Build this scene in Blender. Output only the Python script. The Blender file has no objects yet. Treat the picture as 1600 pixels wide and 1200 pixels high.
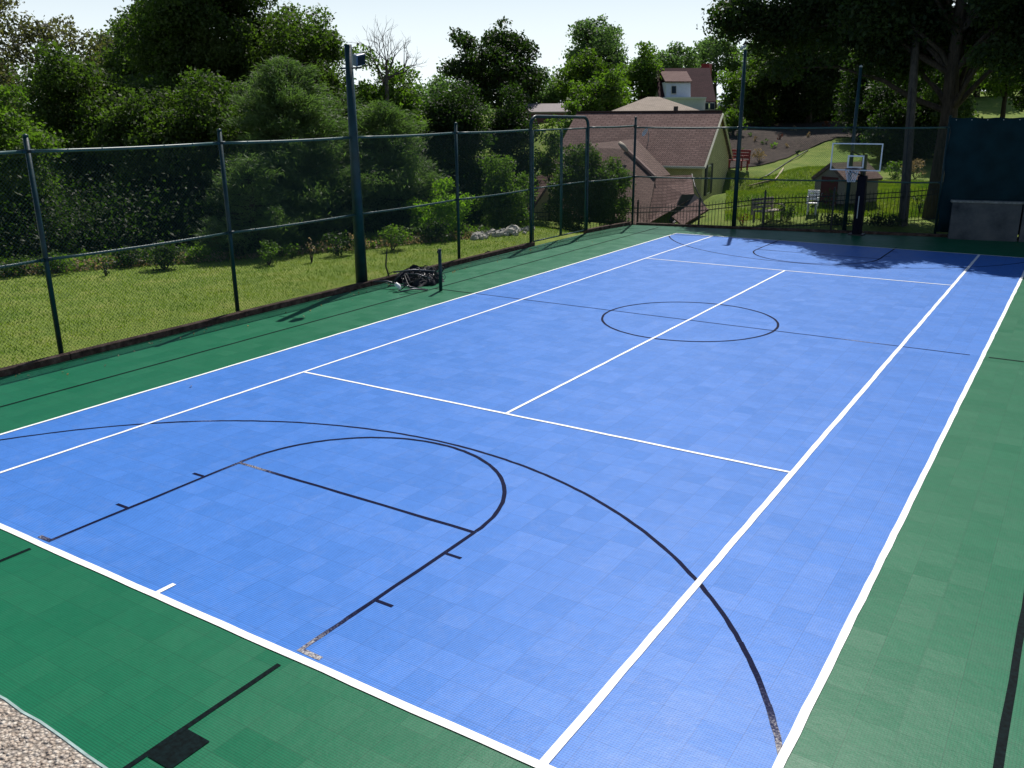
import bpy, math, random
import numpy as np
from mathutils import Vector, Matrix

S = bpy.context.scene
# ------------------------------------------------------------------ camera
CX, CY, CZ = 12.1434, -10.1281, 4.2363
YAW, PITCH, ROLL, FPX = -0.575067, -0.302039, -0.0079514, 1376.704

def _axes():
    cy, sy = math.cos(YAW), math.sin(YAW)
    f = Vector((sy*math.cos(PITCH), cy*math.cos(PITCH), math.sin(PITCH)))
    r = Vector((cy, -sy, 0)); u = r.cross(f)
    rr = math.cos(ROLL)*r + math.sin(ROLL)*u
    uu = -math.sin(ROLL)*r + math.cos(ROLL)*u
    return rr, uu, f
AR, AU, AF = _axes()
CAM = Vector((CX, CY, CZ))
cd = bpy.data.cameras.new('camera'); cam = bpy.data.objects.new('camera', cd)
S.collection.objects.link(cam); S.camera = cam
cd.sensor_width = 36; cd.lens = FPX/1600*36; cd.clip_end = 3000; cd.clip_start = .05
m = Matrix((AR, AU, -AF)).transposed().to_4x4(); m.translation = CAM
cam.matrix_world = m

# ------------------------------------------------------------------ world, sun, exposure
SUN_EL = math.radians(54.5); SUN_DIR = Vector((-0.295*math.cos(SUN_EL), 0.955*math.cos(SUN_EL), math.sin(SUN_EL))).normalized()
w = bpy.data.worlds.new('World'); S.world = w; w.use_nodes = True
nt = w.node_tree; bg = nt.nodes['Background']
sky = nt.nodes.new('ShaderNodeTexSky'); sky.sky_type = 'NISHITA'; sky.sun_disc = False
sky.sun_elevation = SUN_EL; sky.sun_rotation = math.atan2(SUN_DIR.x, SUN_DIR.y)
sky.air_density = 1.0; sky.dust_density = .6; sky.ozone_density = 3.0
# summer haze whitening the sky toward the horizon
tcw = nt.nodes.new('ShaderNodeTexCoord'); sx = nt.nodes.new('ShaderNodeSeparateXYZ'); nt.links.new(tcw.outputs['Generated'], sx.inputs[0])
mr = nt.nodes.new('ShaderNodeMapRange'); mr.interpolation_type = 'SMOOTHSTEP'; nt.links.new(sx.outputs[2], mr.inputs[0])
mr.inputs[1].default_value = -.02; mr.inputs[2].default_value = .30; mr.inputs[3].default_value = .95; mr.inputs[4].default_value = 0
mxw = nt.nodes.new('ShaderNodeMix'); mxw.data_type = 'RGBA'; nt.links.new(mr.outputs[0], mxw.inputs[0]); nt.links.new(sky.outputs[0], mxw.inputs[6]); mxw.inputs[7].default_value = (13.0, 14.3, 15.0, 1)
nt.links.new(mxw.outputs[2], bg.inputs[0]); bg.inputs[1].default_value = 0.072
sd = bpy.data.lights.new('sun', 'SUN'); sd.energy = 5.0; sd.angle = math.radians(.5); sd.color = (1, .955, .89)
so = bpy.data.objects.new('sun', sd); S.collection.objects.link(so)
so.rotation_euler = SUN_DIR.to_track_quat('Z', 'Y').to_euler(); so.location = (0, 0, 40)
S.view_settings.view_transform = 'Standard'; S.view_settings.look = 'None'
S.view_settings.exposure = 0.14; S.view_settings.gamma = 1.0
S.render.engine = 'CYCLES'
S.cycles.max_bounces = 6; S.cycles.diffuse_bounces = 3; S.cycles.transparent_max_bounces = 12

rng = np.random.default_rng(7); random.seed(7)

# ------------------------------------------------------------------ placement helpers (used to measure real positions)
def P(u, v, d):
    return CAM + AF*d + AR*((u-800)/FPX*d) + AU*((600-v)/FPX*d)
def G(u, v, z=0.0):
    x = (u-800)/FPX; y = (600-v)/FPX
    dr = AF + AR*x + AU*y; t = (z-CZ)/dr.z
    return CAM + dr*t

# ------------------------------------------------------------------ materials
def mat(name, col, rough=.8, spec=.3, metal=0, var=.0, vs=6.0, bump=0.0, bs=30.0, col2=None, transl=0.0, trcol=None, det=4):
    M = bpy.data.materials.new(name); M.use_nodes = True
    n = M.node_tree.nodes; L = M.node_tree.links; b = n['Principled BSDF']
    b.inputs['Base Color'].default_value = (*col, 1); b.inputs['Roughness'].default_value = rough
    b.inputs['Metallic'].default_value = metal; b.inputs['Specular IOR Level'].default_value = spec
    tc = n.new('ShaderNodeTexCoord')
    csock = None
    if var > 0 or col2:
        nz = n.new('ShaderNodeTexNoise'); nz.inputs['Scale'].default_value = vs; nz.inputs['Detail'].default_value = det
        L.new(tc.outputs['Object'], nz.inputs['Vector'])
        cr = n.new('ShaderNodeValToRGB'); L.new(nz.outputs['Fac'], cr.inputs['Fac'])
        c2 = col2 if col2 else tuple(c*(1+var) for c in col)
        c1 = col if col2 else tuple(c*(1-var) for c in col)
        cr.color_ramp.elements[0].position = .33; cr.color_ramp.elements[1].position = .67
        cr.color_ramp.elements[0].color = (*c1, 1); cr.color_ramp.elements[1].color = (*c2, 1)
        L.new(cr.outputs[0], b.inputs['Base Color']); csock = cr.outputs[0]
    if bump > 0:
        nb = n.new('ShaderNodeTexNoise'); nb.inputs['Scale'].default_value = bs; nb.inputs['Detail'].default_value = 5
        L.new(tc.outputs['Object'], nb.inputs['Vector'])
        bp = n.new('ShaderNodeBump'); bp.inputs['Strength'].default_value = bump; bp.inputs['Distance'].default_value = .02
        L.new(nb.outputs['Fac'], bp.inputs['Height']); L.new(bp.outputs[0], b.inputs['Normal'])
    if transl > 0:
        tr = n.new('ShaderNodeBsdfTranslucent'); mx = n.new('ShaderNodeMixShader'); mx.inputs[0].default_value = transl
        tr.inputs[0].default_value = (*(trcol or col), 1)
        o = n['Material Output']
        L.new(b.outputs[0], mx.inputs[1]); L.new(tr.outputs[0], mx.inputs[2]); L.new(mx.outputs[0], o.inputs[0])
        if csock:
            mm = n.new('ShaderNodeMix'); mm.data_type = 'RGBA'; mm.blend_type = 'MULTIPLY'; mm.inputs[0].default_value = 1
            s = 1/max(max(col), 1e-3)
            gg = n.new('ShaderNodeMix'); gg.data_type = 'RGBA'; gg.blend_type = 'MULTIPLY'; gg.inputs[0].default_value = 1
            L.new(csock, gg.inputs[6]); gg.inputs[7].default_value = (s, s, s, 1)
            L.new(gg.outputs[2], mm.inputs[6]); mm.inputs[7].default_value = (*[c*1.0 for c in (trcol or col)], 1)
            L.new(mm.outputs[2], tr.inputs[0])
    return M

def math_node(n, op, a=None, b=None):
    q = n.new('ShaderNodeMath'); q.operation = op
    if isinstance(a, (int, float)): q.inputs[0].default_value = a
    if isinstance(b, (int, float)): q.inputs[1].default_value = b
    return q

def court_mat(name, col, wear_glint=.10):
    """interlocking plastic sport tiles: 30 cm tiles, each a little different in tone, gloss and tilt, fine open grid on top"""
    M = bpy.data.materials.new(name); M.use_nodes = True
    n = M.node_tree.nodes; L = M.node_tree.links; b = n['Principled BSDF']
    tc = n.new('ShaderNodeTexCoord')
    sc = n.new('ShaderNodeVectorMath'); sc.operation = 'SCALE'; sc.inputs[3].default_value = 1/.3048
    L.new(tc.outputs['Object'], sc.inputs[0])
    fl = n.new('ShaderNodeVectorMath'); fl.operation = 'FLOOR'; L.new(sc.outputs[0], fl.inputs[0])
    wn = n.new('ShaderNodeTexWhiteNoise'); wn.noise_dimensions = '2D'; L.new(fl.outputs[0], wn.inputs['Vector'])
    big = n.new('ShaderNodeTexNoise'); big.inputs['Scale'].default_value = .55; big.inputs['Detail'].default_value = 6; big.inputs['Roughness'].default_value = .65
    L.new(tc.outputs['Object'], big.inputs['Vector'])
    sm = n.new('ShaderNodeTexNoise'); sm.inputs['Scale'].default_value = 7; sm.inputs['Detail'].default_value = 8; sm.inputs['Roughness'].default_value = .7
    L.new(tc.outputs['Object'], sm.inputs['Vector'])
    # tone = 1 + .10*(tile-.5) + .25*(big-.5) + .2*(sm-.5)
    def lin(src, k):
        s = n.new('ShaderNodeMath'); s.operation = 'MULTIPLY_ADD'; L.new(src, s.inputs[0]); s.inputs[1].default_value = k; s.inputs[2].default_value = -k*.5; return s.outputs[0]
    a = math_node(n, 'ADD'); L.new(lin(wn.outputs['Value'], .065), a.inputs[0]); L.new(lin(big.outputs['Fac'], .13), a.inputs[1])
    a2 = math_node(n, 'ADD'); L.new(a.outputs[0], a2.inputs[0]); L.new(lin(sm.outputs['Fac'], .40), a2.inputs[1])
    tone = math_node(n, 'ADD', None, 1.0); L.new(a2.outputs[0], tone.inputs[0])
    # dusty scuffs toward a paler tone, boosted to stand in for sun glints
    ns = n.new('ShaderNodeTexNoise'); ns.inputs['Scale'].default_value = 2.2; ns.inputs['Detail'].default_value = 9; ns.inputs['Roughness'].default_value = .8; ns.inputs['Distortion'].default_value = 1.2
    L.new(tc.outputs['Object'], ns.inputs['Vector'])
    rp = n.new('ShaderNodeMapRange'); rp.inputs[1].default_value = .50; rp.inputs[2].default_value = .78; rp.inputs[3].default_value = 0; rp.inputs[4].default_value = wear_glint*2.2
    L.new(ns.outputs['Fac'], rp.inputs[0])
    mul = n.new('ShaderNodeVectorMath'); mul.operation = 'SCALE'; mul.inputs[0].default_value = col; L.new(tone.outputs[0], mul.inputs[3])
    mx = n.new('ShaderNodeMix'); mx.data_type = 'RGBA'; L.new(rp.outputs[0], mx.inputs[0]); L.new(mul.outputs[0], mx.inputs[6])
    g = sum(col)/3; mx.inputs[7].default_value = (*[c*.6+g*.4+.10 for c in col], 1)
    # tile joints
    fr = n.new('ShaderNodeVectorMath'); fr.operation = 'FRACTION'; L.new(sc.outputs[0], fr.inputs[0])
    sep = n.new('ShaderNodeSeparateXYZ'); L.new(fr.outputs[0], sep.inputs[0])
    def joint(sock):
        p1 = n.new('ShaderNodeMath'); p1.operation = 'PINGPONG'; L.new(sock, p1.inputs[0]); p1.inputs[1].default_value = .5
        p2 = n.new('ShaderNodeMath'); p2.operation = 'LESS_THAN'; L.new(p1.outputs[0], p2.inputs[0]); p2.inputs[1].default_value = .010; return p2.outputs[0]
    jm = n.new('ShaderNodeMath'); jm.operation = 'MAXIMUM'; L.new(joint(sep.outputs[0]), jm.inputs[0]); L.new(joint(sep.outputs[1]), jm.inputs[1])
    jf = math_node(n, 'MULTIPLY', None, .38); L.new(jm.outputs[0], jf.inputs[0])
    mj = n.new('ShaderNodeMix'); mj.data_type = 'RGBA'; L.new(jf.outputs[0], mj.inputs[0]); L.new(mx.outputs[2], mj.inputs[6]); mj.inputs[7].default_value = (*[c*.35 for c in col], 1)
    # open grid: small dark holes
    def wave(axis):
        s = n.new('ShaderNodeSeparateXYZ'); L.new(tc.outputs['Object'], s.inputs[0])
        q = math_node(n, 'MULTIPLY', None, 2*math.pi/.0225); L.new(s.outputs[axis], q.inputs[0])
        c = n.new('ShaderNodeMath'); c.operation = 'SINE'; L.new(q.outputs[0], c.inputs[0]); return c.outputs[0]
    wx, wy = wave(0), wave(1)
    mm = n.new('ShaderNodeMath'); mm.operation = 'MULTIPLY_ADD'; L.new(wx, mm.inputs[0]); L.new(wy, mm.inputs[1]); mm.inputs[2].default_value = 0
    hole = n.new('ShaderNodeMapRange'); L.new(wy, hole.inputs[0]); hole.inputs[1].default_value = .1; hole.inputs[2].default_value = .9; hole.inputs[3].default_value = 0; hole.inputs[4].default_value = .40
    hole2 = n.new('ShaderNodeMapRange'); L.new(wx, hole2.inputs[0]); hole2.inputs[1].default_value = .1; hole2.inputs[2].default_value = .9; hole2.inputs[3].default_value = 0; hole2.inputs[4].default_value = .22
    hs = math_node(n, 'ADD'); L.new(hole.outputs[0], hs.inputs[0]); L.new(hole2.outputs[0], hs.inputs[1])
    mh = n.new('ShaderNodeMix'); mh.data_type = 'RGBA'; L.new(hs.outputs[0], mh.inputs[0]); L.new(mj.outputs[2], mh.inputs[6]); mh.inputs[7].default_value = (*[c*.30 for c in col], 1)
    L.new(mh.outputs[2], b.inputs['Base Color'])
    ro = n.new('ShaderNodeMath'); ro.operation = 'MULTIPLY_ADD'; L.new(wn.outputs['Value'], ro.inputs[0]); ro.inputs[1].default_value = .05; ro.inputs[2].default_value = .40
    L.new(ro.outputs[0], b.inputs['Roughness']); b.inputs['Specular IOR Level'].default_value = .22
    # normal: per tile tilt + gentle bow + grain
    nv = n.new('ShaderNodeVectorMath'); nv.operation = 'SUBTRACT'; L.new(wn.outputs['Color'], nv.inputs[0]); nv.inputs[1].default_value = (.5, .5, .5)
    nv2 = n.new('ShaderNodeVectorMath'); nv2.operation = 'MULTIPLY'; L.new(nv.outputs[0], nv2.inputs[0]); nv2.inputs[1].default_value = (.034, .034, 0)
    geo = n.new('ShaderNodeNewGeometry')
    na = n.new('ShaderNodeVectorMath'); na.operation = 'ADD'; L.new(nv2.outputs[0], na.inputs[0]); L.new(geo.outputs['Normal'], na.inputs[1])
    nn = n.new('ShaderNodeVectorMath'); nn.operation = 'NORMALIZE'; L.new(na.outputs[0], nn.inputs[0])
    bp = n.new('ShaderNodeBump'); bp.inputs['Strength'].default_value = .35; bp.inputs['Distance'].default_value = .01
    L.new(sm.outputs['Fac'], bp.inputs['Height']); L.new(nn.outputs[0], bp.inputs['Normal']); L.new(bp.outputs[0], b.inputs['Normal'])
    return M

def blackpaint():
    """dark line paint; thin rubbing all over, rubbed-through paint and pale glare coloured in together at a few spots"""
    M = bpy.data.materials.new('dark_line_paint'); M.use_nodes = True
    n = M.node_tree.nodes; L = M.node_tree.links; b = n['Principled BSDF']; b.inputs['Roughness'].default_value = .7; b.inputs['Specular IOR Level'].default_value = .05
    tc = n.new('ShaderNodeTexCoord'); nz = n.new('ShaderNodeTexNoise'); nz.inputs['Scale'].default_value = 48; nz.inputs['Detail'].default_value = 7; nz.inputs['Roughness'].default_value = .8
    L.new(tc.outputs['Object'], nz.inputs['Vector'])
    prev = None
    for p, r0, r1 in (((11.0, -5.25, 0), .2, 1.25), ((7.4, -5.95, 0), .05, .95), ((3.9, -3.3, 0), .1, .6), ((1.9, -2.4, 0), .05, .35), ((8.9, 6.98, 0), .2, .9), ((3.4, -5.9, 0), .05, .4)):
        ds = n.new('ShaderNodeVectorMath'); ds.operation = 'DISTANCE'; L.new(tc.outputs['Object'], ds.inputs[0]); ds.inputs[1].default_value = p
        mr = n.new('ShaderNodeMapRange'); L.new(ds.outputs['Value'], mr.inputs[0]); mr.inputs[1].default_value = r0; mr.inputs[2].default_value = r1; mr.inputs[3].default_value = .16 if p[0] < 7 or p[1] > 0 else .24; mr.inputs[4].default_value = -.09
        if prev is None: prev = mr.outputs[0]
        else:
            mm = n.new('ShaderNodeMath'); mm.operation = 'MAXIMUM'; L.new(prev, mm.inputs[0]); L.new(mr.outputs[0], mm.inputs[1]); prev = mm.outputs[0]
    ad = n.new('ShaderNodeMath'); ad.operation = 'ADD'; L.new(prev, ad.inputs[0]); L.new(nz.outputs['Fac'], ad.inputs[1])  # pale glare speckle goes into the colour along with the rubbed paint
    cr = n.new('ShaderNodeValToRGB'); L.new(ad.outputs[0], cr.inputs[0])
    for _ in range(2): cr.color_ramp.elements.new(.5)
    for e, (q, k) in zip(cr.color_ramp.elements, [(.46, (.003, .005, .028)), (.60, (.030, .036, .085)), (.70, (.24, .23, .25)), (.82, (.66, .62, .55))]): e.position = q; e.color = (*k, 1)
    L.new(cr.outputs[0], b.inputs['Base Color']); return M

def ramp_mat(name, stops, scale, rough=.9, bump=.3, bscale=40, scale2=None, stops2=None, spec=.2, dist=.03, stretch=None):
    M = bpy.data.materials.new(name); M.use_nodes = True
    n = M.node_tree.nodes; L = M.node_tree.links; b = n['Principled BSDF']
    b.inputs['Roughness'].default_value = rough; b.inputs['Specular IOR Level'].default_value = spec
    tc = n.new('ShaderNodeTexCoord'); src = tc.outputs['Object']
    if stretch:
        mp = n.new('ShaderNodeMapping'); L.new(src, mp.inputs[0]); mp.inputs['Scale'].default_value = stretch; src = mp.outputs[0]
    def ramp(sc, st, det):
        z = n.new('ShaderNodeTexNoise'); z.inputs['Scale'].default_value = sc; z.inputs['Detail'].default_value = det; z.inputs['Roughness'].default_value = .65; L.new(src, z.inputs['Vector'])
        c = n.new('ShaderNodeValToRGB'); L.new(z.outputs['Fac'], c.inputs[0])
        while len(c.color_ramp.elements) < len(st): c.color_ramp.elements.new(.5)
        for e, (p, k) in zip(c.color_ramp.elements, st): e.position = p; e.color = (*k, 1)
        return c.outputs[0]
    c1 = ramp(scale, stops, 8)
    if stops2:
        c2 = ramp(scale2, stops2, 5)
        mx = n.new('ShaderNodeMix'); mx.data_type = 'RGBA'; mx.blend_type = 'MULTIPLY'; mx.inputs[0].default_value = 1
        L.new(c1, mx.inputs[6]); L.new(c2, mx.inputs[7]); c1 = mx.outputs[2]
    L.new(c1, b.inputs['Base Color'])
    z = n.new('ShaderNodeTexNoise'); z.inputs['Scale'].default_value = bscale; z.inputs['Detail'].default_value = 6; L.new(src, z.inputs['Vector'])
    bp = n.new('ShaderNodeBump'); bp.inputs['Strength'].default_value = bump; bp.inputs['Distance'].default_value = dist
    L.new(z.outputs['Fac'], bp.inputs['Height']); L.new(bp.outputs[0], b.inputs['Normal'])
    return M

def shingle_mat(name, c1, c2, mortar, scale=1.0, axis='XY'):
    M = bpy.data.materials.new(name); M.use_nodes = True
    n = M.node_tree.nodes; L = M.node_tree.links; b = n['Principled BSDF']; b.inputs['Roughness'].default_value = .9; b.inputs['Specular IOR Level'].default_value = .1
    tc = n.new('ShaderNodeTexCoord'); br = n.new('ShaderNodeTexBrick'); L.new(tc.outputs['UV'], br.inputs['Vector'])
    br.inputs['Color1'].default_value = (*c1, 1); br.inputs['Color2'].default_value = (*c2, 1); br.inputs['Mortar'].default_value = (*mortar, 1)
    br.inputs['Scale'].default_value = scale; br.inputs['Mortar Size'].default_value = .02; br.inputs['Brick Width'].default_value = .35; br.inputs['Row Height'].default_value = .16
    nz = n.new('ShaderNodeTexNoise'); nz.inputs['Scale'].default_value = 1.3; nz.inputs['Detail'].default_value = 6; L.new(tc.outputs['Object'], nz.inputs['Vector'])
    cr = n.new('ShaderNodeValToRGB'); cr.color_ramp.elements[0].color = (.7, .7, .7, 1); cr.color_ramp.elements[1].color = (1.2, 1.2, 1.2, 1); L.new(nz.outputs['Fac'], cr.inputs[0])
    mx = n.new('ShaderNodeMix'); mx.data_type = 'RGBA'; mx.blend_type = 'MULTIPLY'; mx.inputs[0].default_value = 1
    L.new(br.outputs['Color'], mx.inputs[6]); L.new(cr.outputs[0], mx.inputs[7]); L.new(mx.outputs[2], b.inputs['Base Color'])
    bp = n.new('ShaderNodeBump'); bp.inputs['Strength'].default_value = .6; bp.inputs['Distance'].default_value = .02; L.new(br.outputs['Fac'], bp.inputs['Height']); bp.invert = True
    L.new(bp.outputs[0], b.inputs['Normal'])
    return M

MAT = dict(
 blue=court_mat('blue_court_tile', (.056, .200, .61), .12),
 green=court_mat('green_court_tile', (.002, .132, .058), .03),
 white=mat('white_line_paint', (.82, .83, .82), .55, .3, var=.08, vs=14),
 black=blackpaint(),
 blackg=mat('black_line_paint_on_green', (.002, .007, .008), .7, .05, var=.5, vs=30),
 worn_glare=None,

 pole=mat('dark_green_coated_steel', (.005, .030, .036), .42, .35, var=.25, vs=5, bump=.1, bs=20),
 rail=mat('green_vinyl_rail', (.022, .070, .066), .40, .5, var=.2, vs=8),
 wire=mat('green_vinyl_wire', (.012, .042, .036), .45, .4),
 iron=mat('black_iron', (.010, .011, .014), .45, .5),
 curb=ramp_mat('weathered_brown_curb', [(.35, (.035, .022, .018)), (.55, (.09, .06, .048)), (.75, (.17, .13, .11))], 6, .9, .5, 30),
 rim=mat('grey_court_rim', (.20, .21, .20), .8, .2, var=.3, vs=10, bump=.3),
 lawn=ramp_mat('lawn_ground', [(.3, (.092, .150, .022)), (.5, (.145, .205, .034)), (.72, (.22, .245, .065))], 1.1, .95, .6, 60, 14, [(.3, (.75, .8, .7)), (.7, (1.2, 1.15, 1.1))], dist=.05),
 blade=mat('grass_blades', (.105, .185, .024), .6, .3, col2=(.24, .28, .07), vs=.8, transl=.35, trcol=(.25, .30, .03)),
 mulch=ramp_mat('brown_mulch', [(.3, (.018, .013, .010)), (.5, (.050, .036, .028)), (.75, (.10, .072, .058))], 3.5, .95, .8, 25, dist=.08),
 litter=ramp_mat('woodland_floor', [(.3, (.014, .022, .008)), (.6, (.035, .05, .015)), (.8, (.07, .07, .03))], 1.5, .95, .8, 20, dist=.1),
 asphalt=mat('asphalt', (.05, .05, .05), .9, .2, var=.2),
 aggregate=None,
 bark=ramp_mat('dark_bark', [(.3, (.020, .016, .012)), (.7, (.075, .060, .045))], 4, .9, .7, 12, stretch=(3, 3, .6)),
 palebark=ramp_mat('pale_bark', [(.3, (.06, .052, .045)), (.7, (.17, .15, .13))], 4, .9, .5, 12, stretch=(3, 3, .6)),
 woodpole=ramp_mat('weathered_pole_wood', [(.3, (.045, .042, .038)), (.7, (.12, .11, .095))], 3, .9, .5, 10, stretch=(6, 6, .4)),
 roof=shingle_mat('red_brown_shingles', (.150, .095, .086), (.195, .130, .117), (.095, .060, .054), 1.0),
 roof2=shingle_mat('smooth_brown_shingles', (.150, .102, .090), (.185, .130, .112), (.10, .07, .06), 1.3),
 roof3=shingle_mat('grey_tan_shingles', (.32, .27, .22), (.38, .32, .265), (.22, .18, .15), 1.3),
 roofred=shingle_mat('dark_red_shingles', (.040, .018, .022), (.056, .026, .030), (.03, .012, .015), 1.0),
 ridgecap=mat('pale_ridge_cap', (.19, .13, .115), .85, .2, var=.1),
 yellow=mat('pale_yellow_siding', (.52, .47, .25), .75, .2, var=.08, vs=3),
 trim=mat('cream_trim', (.62, .60, .50), .7, .2),
 whitesiding=mat('white_siding', (.66, .70, .74), .7, .2, var=.05),
 glass=mat('window_glass', (.02, .03, .035), .18, .4),
 shutter=mat('dark_shutter', (.018, .014, .022), .6, .3),
 tan=mat('tan_shed_siding', (.20, .19, .165), .8, .2, var=.1, vs=3),
 reddoor=mat('dark_red_door', (.075, .008, .010), .6, .3, var=.1),
 redwood=mat('red_painted_wood', (.26, .022, .018), .5, .4, var=.2),
 block=ramp_mat('stained_concrete_block', [(.3, (.035, .042, .05)), (.5, (.085, .093, .10)), (.8, (.14, .145, .145))], 1.3, .9, .4, 30),
 screen=mat('dark_green_windscreen', (.004, .022, .030), .8, .15, var=.25, vs=2, bump=.25, bs=5),
 boardframe=mat('white_board_frame', (.75, .77, .80), .45, .4),
 boardglass=None,
 rim_or=mat('dark_rim_steel', (.05, .03, .04), .4, .5),
 net=mat('white_net_cord', (.70, .72, .75), .8, .2),
 pad=mat('navy_pole_padding', (.004, .005, .012), .7, .15, var=.2),
 stone=ramp_mat('pale_field_stone', [(.3, (.25, .24, .22)), (.55, (.48, .46, .42)), (.8, (.68, .65, .6))], 3, .9, .5, 15),
 darkcloth=mat('dark_netting', (.012, .013, .022), .7, .3, var=.3, vs=30, bump=.5, bs=60),
 chrome=mat('worn_dull_tube', (.08, .085, .10), .4, .5, metal=.4),
 whiteplastic=mat('white_plastic', (.8, .8, .8), .5, .4),
 carwhite=mat('white_car_paint', (.75, .77, .80), .2, .6), cardark=mat('dark_car_paint', (.02, .022, .028), .2, .6),
 tyre=mat('tyre_rubber', (.015, .015, .015), .8, .2),
 lightbox=mat('blue_grey_floodlight', (.10, .14, .22), .4, .5),
 wood=mat('pale_timber', (.38, .33, .27), .8, .2, var=.2), orange=mat('orange_rubber', (.42, .10, .035), .5, .3),
 branch=mat('bleached_branch', (.42, .36, .24), .8, .2, var=.2),
 alum=mat('pale_grey_metal', (.33, .35, .36), .4, .5, metal=.3),
)
def glassboard():
    M = bpy.data.materials.new('clear_backboard'); M.use_nodes = True
    n = M.node_tree.nodes; L = M.node_tree.links; o = n['Material Output']; n.remove(n['Principled BSDF'])
    t = n.new('ShaderNodeBsdfTransparent'); g = n.new('ShaderNodeBsdfGlossy'); g.inputs['Roughness'].default_value = .05
    t.inputs[0].default_value = (.86, .91, .92, 1); mx = n.new('ShaderNodeMixShader'); mx.inputs[0].default_value = .025
    L.new(t.outputs[0], mx.inputs[1]); L.new(g.outputs[0], mx.inputs[2]); L.new(mx.outputs[0], o.inputs[0]); return M
MAT['boardglass'] = glassboard()
def aggmat():
    M = bpy.data.materials.new('exposed_aggregate'); M.use_nodes = True
    n = M.node_tree.nodes; L = M.node_tree.links; b = n['Principled BSDF']; b.inputs['Roughness'].default_value = .8
    tc = n.new('ShaderNodeTexCoord'); v = n.new('ShaderNodeTexVoronoi'); v.inputs['Scale'].default_value = 95; L.new(tc.outputs['Object'], v.inputs['Vector'])
    sp = n.new('ShaderNodeSeparateColor'); L.new(v.outputs['Color'], sp.inputs[0])
    cr = n.new('ShaderNodeValToRGB'); L.new(sp.outputs[0], cr.inputs[0])
    for _ in range(3): cr.color_ramp.elements.new(.5)
    for e, (p, k) in zip(cr.color_ramp.elements, [(0, (.30, .24, .19)), (.3, (.50, .41, .33)), (.55, (.60, .52, .43)), (.8, (.42, .36, .31)), (1, (.72, .65, .56))]): e.position = p; e.color = (*k, 1)
    edge = n.new('ShaderNodeMapRange'); L.new(v.outputs['Distance'], edge.inputs[0]); edge.inputs[1].default_value = .3; edge.inputs[2].default_value = .75; edge.inputs[3].default_value = 1; edge.inputs[4].default_value = .45
    mx = n.new('ShaderNodeVectorMath'); mx.operation = 'SCALE'; L.new(cr.outputs[0], mx.inputs[0]); L.new(edge.outputs[0], mx.inputs[3]); L.new(mx.outputs[0], b.inputs['Base Color'])
    bp = n.new('ShaderNodeBump'); bp.invert = True; bp.inputs['Strength'].default_value = .9; bp.inputs['Distance'].default_value = .012; L.new(v.outputs['Distance'], bp.inputs['Height']); L.new(bp.outputs[0], b.inputs['Normal'])
    return M
MAT['aggregate'] = aggmat()

def leafmat(name, a, b2, tr, t=.35, vs=.9, rough=.6, spec=.18):
    return mat(name, a, rough, spec, col2=b2, vs=vs, transl=t, trcol=tr, det=6)
LM = dict(
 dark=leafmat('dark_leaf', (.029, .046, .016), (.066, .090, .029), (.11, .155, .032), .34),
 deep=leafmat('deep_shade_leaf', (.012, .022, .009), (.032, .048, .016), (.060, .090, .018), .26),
 mid=leafmat('mid_green_leaf', (.048, .078, .022), (.095, .135, .038), (.18, .25, .045), .36),
 bright=leafmat('bright_green_leaf', (.040, .068, .016), (.090, .125, .030), (.15, .21, .035), .32),
 olive=leafmat('olive_bronze_leaf', (.045, .052, .028), (.095, .092, .058), (.13, .14, .05)),
 pine=leafmat('pine_needle', (.056, .086, .038), (.115, .155, .068), (.16, .22, .07), .3, 1.2),
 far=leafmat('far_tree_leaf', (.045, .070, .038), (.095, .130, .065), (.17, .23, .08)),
 lime=leafmat('lime_leaf', (.080, .140, .025), (.16, .23, .05), (.30, .40, .06), .45),
 rust=leafmat('rust_red_leaf', (.085, .035, .018), (.15, .070, .032), (.16, .07, .03)),
 tanleaf=leafmat('tan_flower_leaf', (.16, .13, .08), (.30, .25, .18), (.3, .26, .15)),
)

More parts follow.
